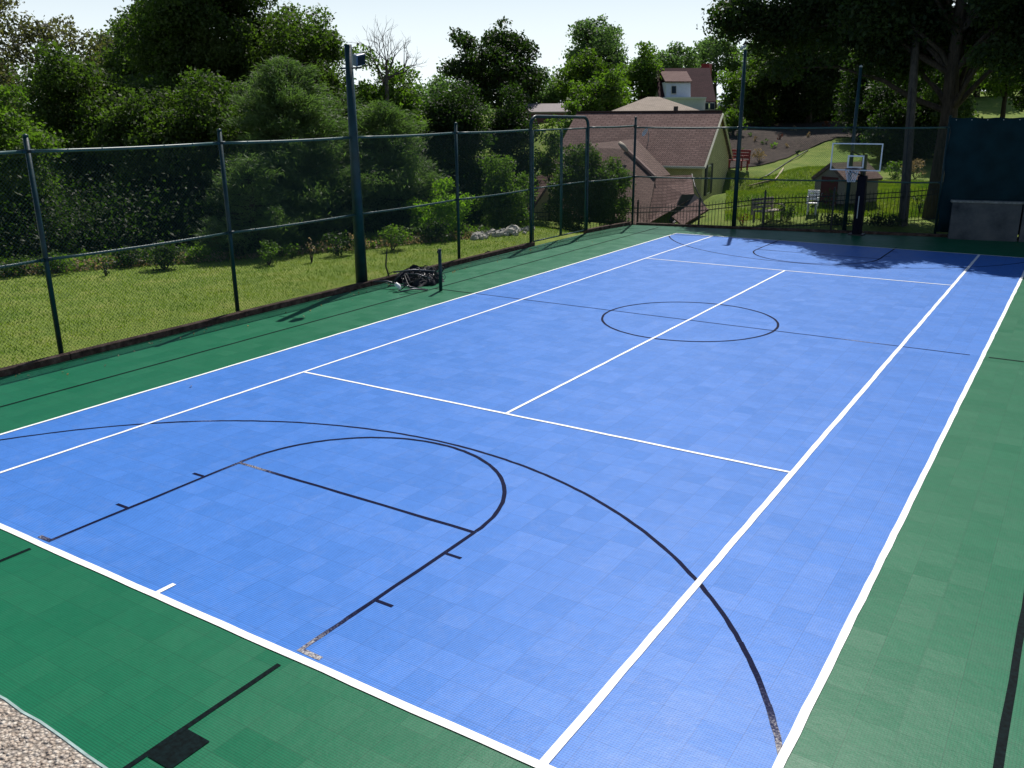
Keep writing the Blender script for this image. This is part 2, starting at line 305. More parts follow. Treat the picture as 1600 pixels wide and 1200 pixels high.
# ------------------------------------------------------------------ mesh helpers
C = S.collection
class MB:
    def __init__(s): s.v = []; s.f = []; s.uv = None
    def add(s, vs, fs):
        o = len(s.v); s.v += [tuple(p) for p in vs]; s.f += [tuple(i+o for i in f) for f in fs]; return s
    def box(s, c, sz, rot=None):
        c = Vector(c); hx, hy, hz = [k/2 for k in sz]
        vs = [Vector((x, y, z)) for x in (-hx, hx) for y in (-hy, hy) for z in (-hz, hz)]
        if rot is not None: vs = [rot @ q for q in vs]
        s.add([q+c for q in vs], [(0, 1, 3, 2), (4, 6, 7, 5), (0, 4, 5, 1), (2, 3, 7, 6), (0, 2, 6, 4), (1, 5, 7, 3)]); return s
    def tube(s, pts, rad, n=8, cap=True):
        pts = [Vector(p) for p in pts]; k = len(pts)
        if not hasattr(rad, '__len__'): rad = [rad]*k
        base = len(s.v); up = None
        for i, p in enumerate(pts):
            t = (pts[min(i+1, k-1)]-pts[max(i-1, 0)]).normalized()
            if up is None: up = Vector((0, 0, 1)) if abs(t.z) < .9 else Vector((1, 0, 0))
            a = t.cross(up); a = a.normalized() if a.length > 1e-6 else t.orthogonal().normalized()
            b = t.cross(a); up = -b if False else up
            for j in range(n):
                q = 2*math.pi*j/n; s.v.append(tuple(p + a*math.cos(q)*rad[i] + b*math.sin(q)*rad[i]))
        for i in range(k-1):
            for j in range(n):
                s.f.append((base+i*n+j, base+i*n+(j+1) % n, base+(i+1)*n+(j+1) % n, base+(i+1)*n+j))
        if cap:
            s.f.append(tuple(base+j for j in range(n))[::-1]); s.f.append(tuple(base+(k-1)*n+j for j in range(n)))
        return s
    def slab(s, pts, th):
        """polygon given by corner points, thickened along its normal (downwards)"""
        pts = [Vector(p) for p in pts]; nrm = Vector((0, 0, 0))
        for i in range(len(pts)): nrm += (pts[i]-pts[0]).cross(pts[(i+1) % len(pts)]-pts[0])
        nrm.normalize()
        if nrm.z < -1e-3: nrm = -nrm; pts = pts[::-1]
        k = len(pts); lo = [q-nrm*th for q in pts]
        s.add(pts+lo, [tuple(range(k)), tuple(range(2*k-1, k-1, -1))]+[(i, i+k, (i+1) % k+k, (i+1) % k) for i in range(k)]); return s
    def build(s, name, m, parent=None, smooth=False, world=True):
        me = bpy.data.meshes.new(name); me.from_pydata(s.v, [], s.f); me.update()
        me.materials.append(m)
        if smooth: me.polygons.foreach_set('use_smooth', [True]*len(me.polygons))
        o = bpy.data.objects.new(name, me); C.objects.link(o)
        if parent is not None:
            o.parent = parent
            if world: o.matrix_parent_inverse = parent.matrix_world.inverted()
        return o
def tag(o, label=None, cat=None, group=None, kind=None):
    if label: o['label'] = label
    if cat: o['category'] = cat
    if group: o['group'] = group
    if kind: o['kind'] = kind
    return o
def empty(name, loc, label=None, cat=None, group=None, rz=0):
    o = bpy.data.objects.new(name, None); C.objects.link(o); o.location = loc; o.rotation_euler = (0, 0, rz); o.empty_display_size = .2
    o.matrix_world = Matrix.Translation(Vector(loc)) @ Matrix.Rotation(rz, 4, 'Z')
    return tag(o, label, cat, group)
def copy_tree(o, parent=None):
    c = o.copy(); C.objects.link(c); c.parent = parent
    for ch in [x for x in bpy.data.objects if x.parent == o]: copy_tree(ch, c)
    return c
def bevel(o, w=.01, seg=2):
    b = o.modifiers.new('bevel', 'BEVEL'); b.width = w; b.segments = seg; b.limit_method = 'ANGLE'; return o
def uvmap(o, udir=None):
    """planar uv in metres, per face, rows following the horizontal direction of each face"""
    me = o.data; uv = me.uv_layers.new(name='UVMap')
    for p in me.polygons:
        nrm = p.normal; h = Vector((0, 0, 1)).cross(nrm)
        h = h.normalized() if h.length > .05 else Vector((1, 0, 0)); g = nrm.cross(h)
        for li in p.loop_indices:
            co = me.vertices[me.loops[li].vertex_index].co; uv.data[li].uv = (co.dot(h), co.dot(g))
    return o

# ------------------------------------------------------------------ terrain
ctrl = []
for x in (-5, -9, -14, -20):
    for y in (-12, -4, 3, 10, 17): ctrl.append((x, y, .06))
ctrl += [(-7, 21, -.1), (-12, 24, .1), (-20, 26, .3), (-28, 20, .4), (-28, 5, .4), (-28, -12, .4),
         (-4.2, 21.5, -.45), (-2, 22.6, -.55), (1, 23.2, -.30), (4, 23.9, 0), (6.5, 24.3, .18), (9, 24.8, .35), (13, 25.5, .5), (18, 25, .6),
         (18, 10, .3), (18, -10, .3)]
for u, v, d in [(950, 0, 38), (1050, 0, 40), (1090, 0, 46), (880, 0, 40), (820, 0, 44)]:
    q = P(u, 300, d); ctrl.append((q.x, q.y, -1.3))
for u, v, d in [(1140, 262, 50), (1135, 300, 40), (1140, 335, 36), (1200, 345, 34.5), (1200, 300, 38.5), (1300, 330, 34.5), (1300, 300, 37), (1300, 260, 45), (1300, 215, 58), (1220, 250, 52), (1200, 240, 56),
                (1160, 205, 66), (1300, 192, 70), (1150, 176, 80), (1340, 172, 80), (1390, 345, 33.5), (1400, 300, 38), (1400, 283, 44), (1460, 340, 33.5), (1460, 283, 42), (1420, 240, 55),
                (1550, 192, 58), (1560, 150, 78), (1600, 140, 90), (1450, 180, 85), (1600, 300, 36), (1640, 250, 45),
                (700, 160, 110), (500, 165, 90), (300, 180, 80), (100, 200, 70), (-100, 210, 70), (900, 168, 110), (1050, 175, 85), (1000, 190, 62), (900, 190, 62), (780, 200, 62), (600, 210, 60), (1050, 158, 130), (1300, 140, 130), (400, 150, 130)]:
    q = P(u, v, d); ctrl.append(tuple(q))
ctrl = np.array(ctrl)
def hgt(x, y):
    d2 = (ctrl[:, 0]-x)**2+(ctrl[:, 1]-y)**2+.6
    w = 1/d2**1.7; z = float((w*ctrl[:, 2]).sum()/w.sum())
    # level pad the court is built on
    far = 21.3+.2*(x+2.4)
    dx = max(-3.1-x, 0, x-13.6); dy = max(-9.0-y, 0, y-far)
    t = min(1.0, math.hypot(dx, dy)/.8); t = t*t*(3-2*t)
    return -.14*(1-t)+z*t
def T(u, v):
    """where the view ray first meets the terrain"""
    x = (u-800)/FPX; y = (600-v)/FPX; dr = AF+AR*x+AU*y; t = 8.0
    while t < 260:
        q = CAM+dr*t
        if q.z < hgt(q.x, q.y):
            a, b = t-.5, t
            for _ in range(12):
                mm = (a+b)/2; q = CAM+dr*mm
                if q.z < hgt(q.x, q.y): b = mm
                else: a = mm
            return CAM+dr*b
        t += .5
    return CAM+dr*t
def axis(lo, hi, step, outer):
    a = list(np.arange(lo, hi+1e-6, step)); e = step
    l, r = a[0], a[-1]
    while l > -outer: e *= 1.35; l -= e; a.insert(0, l)
    e = step
    while r < outer: e *= 1.35; r += e; a.append(r)
    return np.array(a)
gx = axis(-45, 45, .9, 900); gy = axis(-14, 90, .9, 900)
mb = MB(); W = len(gx)
for y in gy:
    for x in gx: mb.v.append((x, y, hgt(x, y)))
for j in range(len(gy)-1):
    for i in range(W-1): mb.f.append((j*W+i, j*W+i+1, (j+1)*W+i+1, (j+1)*W+i))
tag(mb.build('ground', MAT['lawn'], smooth=True), kind='structure')

def patch(name, rows, m, lift=.04, nu=24, nv=10):
    """sheet laid on the terrain inside a quad-like outline given by two edges (lists of ground points)"""
    lo, hi = rows; mb = MB()
    def samp(l, t):
        k = t*(len(l)-1); i = min(int(k), len(l)-2); return Vector(l[i]).lerp(Vector(l[i+1]), k-i)
    for j in range(nv+1):
        for i in range(nu+1):
            q = samp(lo, i/nu).lerp(samp(hi, i/nu), j/nv); mb.v.append((q.x, q.y, hgt(q.x, q.y)+lift))
    for j in range(nv):
        for i in range(nu): mb.f.append((j*(nu+1)+i, j*(nu+1)+i+1, (j+1)*(nu+1)+i+1, (j+1)*(nu+1)+i))
    return tag(mb.build(name, m, smooth=True), kind='structure')
# mulch bank on the hill
patch('mulch_bank', ([T(1128, 266), T(1165, 262), T(1210, 254), T(1250, 238), T(1300, 219), T(1345, 212)], [T(1128, 200), T(1165, 194), T(1210, 190), T(1250, 188), T(1300, 187), T(1345, 188)]), MAT['mulch'], .06, 40, 20)
patch('road', ([P(1100, 176, 78), P(1400, 172, 78)], [P(1100, 170, 88), P(1400, 166, 88)]), MAT['asphalt'], .08, 40, 8)
# woodland floor behind the lawn, left
patch('woodland_floor', ([T(-120, 430), T(0, 408), T(220, 398), T(450, 376), T(640, 362), T(760, 356)], [P(-300, 250, 85), P(0, 250, 80), P(250, 250, 80), P(480, 250, 80), P(640, 250, 80), P(700, 250, 60)]), MAT['litter'], .05, 60, 50)

# ------------------------------------------------------------------ court
YN, YF = -5.9125, 19.3967; XL, XR = 0.0, 10.97; XM = 5.47
XS0, XS1 = 1.36, 9.62; SY0, SY1 = 0.0, 13.8274; BY0 = -9.02
def farY(x): return 21.05+.2*(x+2.4)
def sheet(name, pts, m, z, th=.0, seg=None):
    mb = MB(); mb.slab([(x, y, z) for x, y in pts], th) if th else mb.add([(x, y, z) for x, y in pts], [tuple(range(len(pts)))])
    return tag(mb.build(name, m), kind='structure')
sheet('court_surround', [(-2.78, BY0), (13.4, BY0), (13.4, farY(13.4)-.25), (-2.4, farY(-2.4)-.25), (-2.78, 20.2)], MAT['green'], 0.0, .10)
sheet('court_surface', [(XL, YN), (XR, YN), (XR, YF), (XL, YF)], MAT['blue'], .002)
sheet('court_base', [(-3.0, BY0-.1), (13.5, BY0-.1), (13.5, farY(13.5)), (-2.55, farY(-2.55)), (-2.9, 20.0)], MAT['rim'], -.03, .12)
def line_mb(mb, pts, wd, z, jit=.004, step=.3):
    """a painted stripe following pts, with the tiny sidesteps it has at the tile joints"""
    pts = [Vector((p[0], p[1], 0)) for p in pts]; L, R = [], []
    fine = []
    for a, b in zip(pts[:-1], pts[1:]):
        k = max(1, int((b-a).length/step)); fine += [a.lerp(b, i/k) for i in range(k)]
    fine.append(pts[-1]); k = len(fine)
    for i, p in enumerate(fine):
        t = (fine[min(i+1, k-1)]-fine[max(i-1, 0)]).normalized(); nr = Vector((-t.y, t.x, 0))
        o = random.uniform(-jit, jit); wl = wd/2+random.uniform(-jit, jit)*.5
        L.append(p+nr*(wl+o)); R.append(p+nr*(-wl+o))
    base = len(mb.v)
    for a, b in zip(L, R): mb.v += [(a.x, a.y, z), (b.x, b.y, z)]
    for i in range(k-1): mb.f.append((base+2*i, base+2*i+1, base+2*i+3, base+2*i+2))
def arc(cx, cy, r, a0, a1, n=60): return [(cx+r*math.cos(math.radians(a0+(a1-a0)*i/n)), cy+r*math.sin(math.radians(a0+(a1-a0)*i/n))) for i in range(n+1)]
wl = MB(); WZ = .008; LW = .050
line_mb(wl, [(XL-LW/2, YN), (XR+LW/2, YN)], .074, WZ); line_mb(wl, [(XL-LW/2, YF), (XR+LW/2, YF)], .06, WZ)
h = .038
line_mb(wl, [(XL, YN+h), (XL, YF-h)], LW, WZ); line_mb(wl, [(XR, YN+h), (XR, YF-h)], .066, WZ)
line_mb(wl, [(XS0, YN+h), (XS0, YF-h)], LW, WZ); line_mb(wl, [(XS1, YN+h), (XS1, YF-h)], .068, WZ)
for y in (SY0, SY1): line_mb(wl, [(XS0+LW/2+.002, y), (XS1-.036, y)], LW, WZ)
line_mb(wl, [(XM, SY0+LW/2+.002), (XM, SY1-LW/2-.002)], LW, WZ)
line_mb(wl, [(XM, YN+h), (XM, YN+.22)], LW, WZ)
tag(wl.build('white_court_lines', MAT['white']), kind='structure')
bl = MB(); BZ = .0045; BW = .047; bg_ = MB(); wn1 = MB(); wn2 = MB()
def key(flip):
    f = (lambda y: 2*6.9137-y) if flip else (lambda y: y)
    k0, k1 = 3.62, 7.255; mbb = bl
    if flip:
        line_mb(bl, [(k0, f(-5.84)), (k0, f(-3.33))], BW, BZ); line_mb(bl, [(k1, f(-5.84)), (k1, f(-3.33))], BW, BZ)
    else:
        line_mb(bl, [(k0, -5.84), (k0, -3.36)], BW, BZ)
        line_mb(wn2, [(k1, -5.84), (k1, -5.25)], BW, BZ, .004, .08); line_mb(bl, [(k1, -5.25), (k1, -3.36)], BW, BZ)
        # foot ticks at the base of the lane
        line_mb(wn1, [(k1+.026, -5.815), (k1+.23, -5.815)], .052, BZ, .003, .08); line_mb(wn2, [(k0-.026, -5.815), (k0-.19, -5.815)], .052, BZ, .003, .08)
    if flip: line_mb(bl, [(k0, f(-3.33)), (k1, f(-3.33))], BW, BZ)
    else: line_mb(wn2, [(k0-.02, -3.33), (k0+.42, -3.33)], BW, BZ, .003, .08); line_mb(bl, [(k0+.42, -3.33), (k1+.02, -3.33)], BW, BZ)
    for y in (-4.9, -3.86):
        for x, sg in ((k0, -1), (k1, 1)): line_mb(bl, [(x+sg*.027, f(y)), (x+sg*.21, f(y))], .042, BZ)
    cxk = (k0+k1)/2; r = (k1-k0)/2
    line_mb(bl, [(x, f(y)) for x, y in arc(cxk, -3.30, r, 0, 180)], BW, BZ+.002)
    a = arc(XM, -7.42, 6.02, 24.0, 155.2, 120)
    if flip: line_mb(bl, [(x, f(y)) for x, y in a], BW, BZ-.001)
    else:
        line_mb(wn1, a[:6], .05, BZ+.001, .004, .06); line_mb(wn2, a[5:13], .047, BZ, .003, .08)
        line_mb(bl, a[12:96], BW, BZ-.001); line_mb(wn2, a[95:99], BW, BZ); line_mb(bl, a[98:], BW, BZ-.001)
        # parts of the lane printed on the green margin
        line_mb(bg_, [(k1, -6.05), (k1, -8.6)], .046, BZ); line_mb(bg_, [(k0, -6.02), (k0, -8.6)], .046, BZ)
        bg_.add([(k1+.027, -6.95, BZ+.002), (k1+.27, -6.95, BZ+.002), (k1+.27, -7.28, BZ+.002), (k1+.027, -7.28, BZ+.002)], [(3, 2, 1, 0)])
        bg_.add([(k0-.027, -6.95, BZ+.002), (k0-.27, -6.95, BZ+.002), (k0-.27, -7.28, BZ+.002), (k0-.027, -7.28, BZ+.002)], [(0, 1, 2, 3)])
key(False); key(True)
line_mb(bl, [(XL+.03, 6.98), (4.2, 6.98)], .032, BZ+.001); line_mb(bl, [(4.2, 6.98), (XR-.2, 6.98)], .032, BZ+.001)
line_mb(bg_, [(-1.22, 6.98), (XL-.04, 6.98)], .05, BZ); line_mb(bg_, [(XR+.10, 6.98), (12.18, 6.98)], .05, BZ)
line_mb(bl, arc(XM, 6.98, 1.80, 0, 360, 90), BW, BZ+.0025)
for x, w_ in ((-1.22, .042), (12.215, .06)): line_mb(bg_, [(x, -8.9), (x, 20.6)], w_, BZ+.001)
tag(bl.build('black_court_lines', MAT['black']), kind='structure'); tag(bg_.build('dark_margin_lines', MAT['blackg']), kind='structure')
tag(wn1.build('worn_glare_patches', MAT['black']), kind='structure'); tag(wn2.build('scuffed_glare_patches', MAT['black']), kind='structure')  # stretches where glare is painted pale over rubbed lines

# curbs (timber, brown)
mb = MB()
cy = [-9.0, -5, -1.6, 2.4, 6.5, 10.6, 14.45]
for a, b in zip(cy[:-1], cy[1:]):
    mb.box((-2.93+random.uniform(-.01, .01), (a+b)/2, .005), (.16, b-a-.012, .20))
tag(bevel(mb.build('timber_curb', MAT['curb']), .012), 'long brown timber curb along the foot of the left chain link fence', 'curb')
mb = MB()
pts = [(-2.86, 17.9), (-2.72, 19.4), (-2.5, 20.75)]
for a, b in zip(pts[:-1], pts[1:]):
    a, b = Vector((*a, 0)), Vector((*b, 0)); d = b-a; mb.box((a+b)/2+Vector((0, 0, .02)), (d.length-.01, .16, .20), Matrix.Rotation(math.atan2(d.y, d.x), 3, 'Z'))
tag(bevel(mb.build('timber_curb', MAT['curb']), .012), 'short brown timber curb between the arched gate and the far corner', 'curb')
mb = MB()
for i in range(6):
    a = Vector((-2.3+i*2.65, 0, 0)); b = Vector((-2.3+(i+1)*2.65-.015, 0, 0)); a.y = farY(a.x)-.08; b.y = farY(b.x)-.08
    d = b-a; mb.box((a+b)/2+Vector((0, 0, .0)), (d.length, .16, .16), Matrix.Rotation(math.atan2(d.y, d.x), 3, 'Z'))
tag(bevel(mb.build('timber_curb', MAT['curb']), .012), 'brown timber curb along the far end of the court', 'curb')

# near retaining wall with exposed aggregate top
LEDGE = [(2.0, -9.02), (5, -9.05), (8.2, -9.105), (9.3, -9.108), (9.62, -9.111), (9.7, -9.107), (9.8, -9.112), (9.88, -9.108), (10.0, -9.112), (10.12, -9.118), (10.3, -9.122), (12, -9.13), (15, -9.14), (18, -9.15)]
mb = MB(); k = len(LEDGE)
for x, y in LEDGE: mb.v += [(x, y, 2.6), (x, y+.0, -.2), (x, -13.5, 2.6), (x, -13.5, -.2)]
for i in range(k-1):
    a, b = 4*i, 4*i+4
    mb.f += [(a, a+2, b+2, b), (a+1, a, b, b+1), (a+2, a+3, b+3, b+2)]
rw = empty('retaining_wall', (10, -9.1, 0), 'exposed pebble aggregate ledge of the near retaining wall, bottom left corner', 'retaining wall')
mb.build('wall_body', MAT['aggregate'], rw)
mb = MB(); mb.tube([(x, y+.008, 2.593) for x, y in LEDGE], .0075, 6)
mb.build('edge_bead', mat('pale_teal_edge_bead', (.30, .40, .38), .9, .1, var=.2, vs=20, bump=.4), rw)
# loose pebbles set in the top
mb = MB()
for _ in range(2600):
    x = random.uniform(9.35, 10.7); y = -9.13-random.random()**1.3*.75; r = random.uniform(.004, .013)
    vs = []; fs = []
    for a in range(5): vs.append((x+r*math.cos(a*1.2566)*random.uniform(.8, 1.3), y+r*math.sin(a*1.2566)*random.uniform(.7, 1.1), 2.6))
    vs.append((x, y, 2.6+r*.55)); fs = [(a, (a+1) % 5, 5) for a in range(5)]
    mb.add(vs, fs)
pb = mb.build('pebble_topping', MAT['aggregate'], rw, smooth=True); pb['kind'] = 'stuff'

# ------------------------------------------------------------------ chain link fences
def wires(mb, a, b, z0, z1, sp=.0707, r=.0025):
    """diamond mesh between two posts, real thin wires"""
    a = Vector((a[0], a[1], 0)); b = Vector((b[0], b[1], 0)); Lw = (b-a).length; t = (b-a)/Lw; nr = Vector((-t.y, t.x, 0)); H = z1-z0
    for sg in (1, -1):
        s = -H if sg > 0 else 0.0; e = Lw if sg > 0 else Lw+H
        while s < e:
            # line: along = s + sg*z
            p0 = [s, 0.0]; p1 = [s+sg*H, H]
            # clip to 0..Lw
            def clip(p, q):
                if p[0] < 0: k = (0-p[0])/(q[0]-p[0]); return [0, p[1]+(q[1]-p[1])*k]
                if p[0] > Lw: k = (Lw-p[0])/(q[0]-p[0]); return [Lw, p[1]+(q[1]-p[1])*k]
                return p
            if max(p0[0], p1[0]) > 0 and min(p0[0], p1[0]) < Lw:
                q0 = clip(p0, p1); q1 = clip(p1, p0)
                if abs(q0[1]-q1[1]) > .02:
                    off = nr*(.0030*sg)
                    A = a+t*q0[0]+Vector((0, 0, z0+q0[1]))+off; B = a+t*q1[0]+Vector((0, 0, z0+q1[1]))+off
                    d = (B-A).normalized(); x = d.cross(nr).normalized()
                    o = len(mb.v)
                    for pt in (A, B):
                        for ang in (90, 210, 330):
                            c_, s_ = math.cos(math.radians(ang)), math.sin(math.radians(ang)); mb.v.append(tuple(pt+x*r*c_+nr*r*s_))
                    mb.f += [(o, o+1, o+4, o+3), (o+1, o+2, o+5, o+4), (o+2, o, o+3, o+5)]
            s += sp
def fence_run(root, posts, RZ=3.62, MZ=1.78, ph=3.86, draw=None, pr=.045):
    """posts: list of (x, y, is_post)"""
    for x, y, ok in posts:
        if ok:
            pz = MB(); pz.tube([(x, y, -.15), (x, y, ph)], pr, 12); pz.tube([(x, y, ph), (x, y, ph+.03), (x, y, ph+.05)], [pr+.006, pr+.004, .01], 12)
            pz.build('post', MAT['pole'], root, smooth=True)
    for (x0, y0, _), (x1, y1, _) in zip(posts[:-1], posts[1:]):
        d = (Vector((x1-x0, y1-y0, 0))).normalized()*.05
        for (xx, yy, sg) in ((x0, y0, 1), (x1, y1, -1)):   # rail end clamps
            for zz in (RZ, MZ): MB().tube([(xx, yy, zz-.025), (xx, yy, zz+.025)], pr+.012, 12).tube([(xx+d.x*sg*.8, yy+d.y*sg*.8, zz), (xx+d.x*sg*2.2, yy+d.y*sg*2.2, zz)], .036, 8).build('rail_clamp', MAT['pole'], root)
        for nm, z, r in (('top_rail', RZ, .030), ('middle_rail', MZ, .026)):
            q = MB(); n = 6; pts = []
            for i in range(n+1):
                t = i/n; pts.append((x0+d.x+(x1-x0-2*d.x)*t, y0+d.y+(y1-y0-2*d.y)*t, z-.018*math.sin(math.pi*t)))
            q.tube(pts, r, 8)
            for i in (1, 2, 4, 5): c_ = Vector(pts[i]); q.tube([c_-d*.2, c_+d*.2], r+.004, 8)
            q.build(nm, MAT['rail'], root, smooth=True)
        q = MB(); wires(q, (x0, y0), (x1, y1), .02, RZ-.01); q.build('mesh_panel', MAT['wire'], root)
        q = MB(); q.tube([(x0, y0, .03), (x1, y1, .03)], .004, 4)
        q.build('tension_wire', MAT['wire'], root)
FX = -3.05
f1 = empty('chain_link_fence', (FX, 2, 0), 'tall green chain link fence along the left side of the court', 'fence')
posts = [(FX, -5.7, 1), (FX-.05, -1.62, 1), (FX-.06, 2.43, 1), (FX-.02, 6.38, 0), (FX-.05, 10.6, 1), (FX+.06, 14.42, 0)]
fence_run(f1, posts)
f2 = empty('chain_link_fence', (-2.6, 20, 0), 'short green chain link section between the arched gate and the corner post', 'fence')
fence_run(f2, [(-2.86, 18.0, 0), (-2.5, 21.05, 0)])
ff = empty('chain_link_fence', (3, 22, 0), 'green chain link fence across the far end behind the basketball goal', 'fence')
FP = [(-2.5, farY(-2.5)+.02, 1), (1.25, farY(1.25), 0), (5.0, farY(5.0), 0), (7.86, farY(7.86), 1)]
fence_run(ff, FP, 3.56, 1.78, 3.90)
# arched gate
g = empty('arched_gate', (-2.95, 16.2, 0), 'double chain link gate under an arched green pipe frame at the far left', 'gate')
ga, gb = Vector((FX+.06, 14.42, 0)), Vector((-2.86, 18.0, 0)); t = (gb-ga).normalized()
pts = [ga+Vector((0, 0, z)) for z in (-.15, 1, 2, 3, 3.72)]
for i in range(1, 7):
    q = math.pi/2*i/6; pts.append(ga+t*(.30*(1-math.cos(q)))+Vector((0, 0, 3.72+.30*math.sin(q))))
for i in range(0, 7):
    q = math.pi/2*(1-i/6); pts.append(gb-t*(.30*(1-math.cos(q)))+Vector((0, 0, 3.66+.30*math.sin(q))))
pts += [gb+Vector((0, 0, z)) for z in (3, 2, 1, -.3)]
MB().tube(pts, .052, 12).build('arch_frame', MAT['pole'], g, smooth=True)
for s0, s1 in ((.14, 1.80), (1.88, 3.46)):
    a, b = ga+t*s0, ga+t*s1
    q = MB(); z0, z1 = .10, 3.60
    for p_ in (a, b): q.tube([p_+Vector((0, 0, z0)), p_+Vector((0, 0, z1))], .026, 8)
    for z in (z0, 1.80, z1): q.tube([a+Vector((0, 0, z)), b+Vector((0, 0, z))], .024, 8)
    leaf = q.build('gate_leaf', MAT['rail'], g, smooth=True)
    q = MB(); wires(q, (a.x, a.y), (b.x, b.y), z0, z1); q.build('mesh_panel', MAT['wire'], leaf)
# hinges and latch
for z in (.6, 1.9, 3.2): MB().box(ga+t*.08+Vector((0, 0, z)), (.05, .12, .07)).build('hinge', MAT['pole'], g); MB().box(gb-t*.06+Vector((0, 0, z)), (.05, .12, .07)).build('hinge', MAT['pole'], g)

# floodlight poles
def lightpole(x, y, H, r0, r1, label, head=True, hx=.3, taper=.7):
    root = empty('light_pole', (x, y, 0), label, 'light pole', 'green floodlight poles on the fence line')
    MB().tube([(x, y, -.15), (x, y, H*.5), (x, y, H)], [r0, (r0+r1)/2, r1], 16).build('pole', MAT['pole'], root, smooth=True)
    if head:
        # bracket arm and lamp box turned to the court
        MB().tube([(x-.28, y-.02, H-.52), (x+.34, y+.02, H-.52)], .022, 8).build('arm', MAT['pole'], root, smooth=True)
        q = MB(); R_ = Matrix.Rotation(.25, 3, 'Y') @ Matrix.Rotation(.2, 3, 'X')
        q.box((x+.30, y+.02, H-.34), (.13, .30, .26), R_)
        hd = bevel(q.build('lamp_head', MAT['lightbox'], root), .02)
        q = MB(); q.box((x+.366, y+.035, H-.36), (.012, .24, .20), R_); q.build('lens', MAT['glass'], hd)
    q = MB(); q.tube([(x, y, -.05), (x, y, .03)], r0+.05, 16); q.build('collar', MAT['pole'], root)
    return root
lightpole(FX-.02, 6.38, 5.72, .152, .085, 'thick tapered dark green light pole standing in the left fence')
lp = lightpole(1.25, farY(1.25), 6.15, .085, .06, 'slim tall pole left of the basketball goal, in front of the yellow house', False)
q = MB(); R_ = Matrix.Rotation(-.5, 3, 'Y'); q.box((1.17, farY(1.25)-.03, 6.24), (.22, .12, .08), R_); bevel(q.build('lamp_head', MAT['alum'], lp), .02)
lp = lightpole(5.0, farY(5.0), 5.5, .075, .055, 'slim tall pole behind the left edge of the glass backboard', False)
MB().tube([(5.0, farY(5.0), 5.5), (5.0, farY(5.0), 5.53), (5.0, farY(5.0), 5.57)], [.06, .065, .02], 12).build('cap', MAT['alum'], lp)

# windscreen hanging at the far right + concrete wall
ws = empty('windscreen', (11, farY(11), 0), 'dark green windscreen cloth hung on the far right fence behind the concrete wall', 'windscreen')
q = MB(); n = 60; x0, x1 = 7.90, 15.5
for i in range(n+1):
    x = x0+(x1-x0)*i/n; y = farY(x)-.06
    for j in range(9):
        z = .15+(3.86-.15)*j/8; edge = .03*math.sin(j*2.1) if i == 0 else 0
        q.v.append((x+edge, y+.018*math.sin(x*5.1+z)+.012*math.sin(z*4), z+(.012*math.sin(x*9) if j == 8 else 0)))
for i in range(n):
    for j in range(8): q.f.append((i*9+j, (i+1)*9+j, (i+1)*9+j+1, i*9+j+1))
o = q.build('cloth', MAT['screen'], ws, smooth=True); s = o.modifiers.new('thick', 'SOLIDIFY'); s.thickness = .006
for x in (8.42+3, 8.42+6):
    MB().tube([(x, farY(x)+.03, -.1), (x, farY(x)+.03, 3.86)], .045, 10).build('post', MAT['pole'], ws, smooth=True)
MB().tube([(7.9, farY(7.9)+.03, 3.72), (15.5, farY(15.5)+.03, 3.72)], .03, 8).build('top_rail', MAT['rail'], ws, smooth=True)
for k in range(16): MB().tube([(8.05+.45*k, farY(8.05+.45*k)-.085, 3.80), (8.05+.45*k, farY(8.05+.45*k)-.075, 3.80)], .016, 8).build('grommet', MAT['alum'], ws)
cw = empty('concrete_wall', (11, 22.9, 0), 'low stained grey concrete wall in front of the windscreen at far right', 'wall')
ang = math.atan(.2); Rw = Matrix.Rotation(ang, 3, 'Z')
q = MB()
for i, (cx_, w_) in enumerate(((9.32, 2.0), (11.36, 2.0), (13.4, 2.0))): q.box((cx_, farY(cx_)-.55, .58), (w_/math.cos(ang)-.012, .22, 1.24), Rw)
bevel(q.build('wall_panels', MAT['block'], cw), .008)
q = MB(); q.box((11.36, farY(11.36)-.55, 1.235), (6.3, .30, .07), Rw); bevel(q.build('coping', MAT['rim'], cw), .01)

# ------------------------------------------------------------------ black iron fence behind the far end
isf = empty('iron_fence', (1, 22.5, -.4), 'black iron picket fence running behind the far court fence', 'fence')
def iY(x): return 22.0+.2*(x+2.4)
def iTop(x): return np.interp(x, [-7.5, -2.6, 0, 2, 4.3, 6, 9.2], [.25, .62, .78, 1.10, 1.26, 1.38, 1.80])
px_ = list(np.arange(-7.4, 9.3, 2.35))
for i, x in enumerate(px_):
    y = iY(x); tz = float(iTop(x))+.12; bz = tz-1.5
    q = MB(); q.box((x, y, (tz+bz)/2), (.065, .065, tz-bz), Rw); q.box((x, y, tz+.012), (.085, .085, .025), Rw); q.tube([(x, y, tz+.02), (x, y, tz+.05), (x, y, tz+.085), (x, y, tz+.11)], [.02, .035, .03, .005], 8)
    q.build('post', MAT['iron'], isf)
for a, b in zip(px_[:-1], px_[1:]):
    q = MB(); ya, yb = iY(a), iY(b); za, zb = float(iTop(a)), float(iTop(b))
    for dz in (-.10, -.27, -1.12):
        q.tube([(a+.03, ya, za+dz), (b-.03, yb, zb+dz)], .017, 4)
    k = 20
    for i in range(1, k):
        t_ = i/k; x = a+(b-a)*t_; y = ya+(yb-ya)*t_; z = za+(zb-za)*t_
        q.tube([(x, y, z-1.2), (x, y, z-.03), (x, y, z+.05)], [.0095, .0095, .002], 4)
    q.build('picket_panel', MAT['iron'], isf)

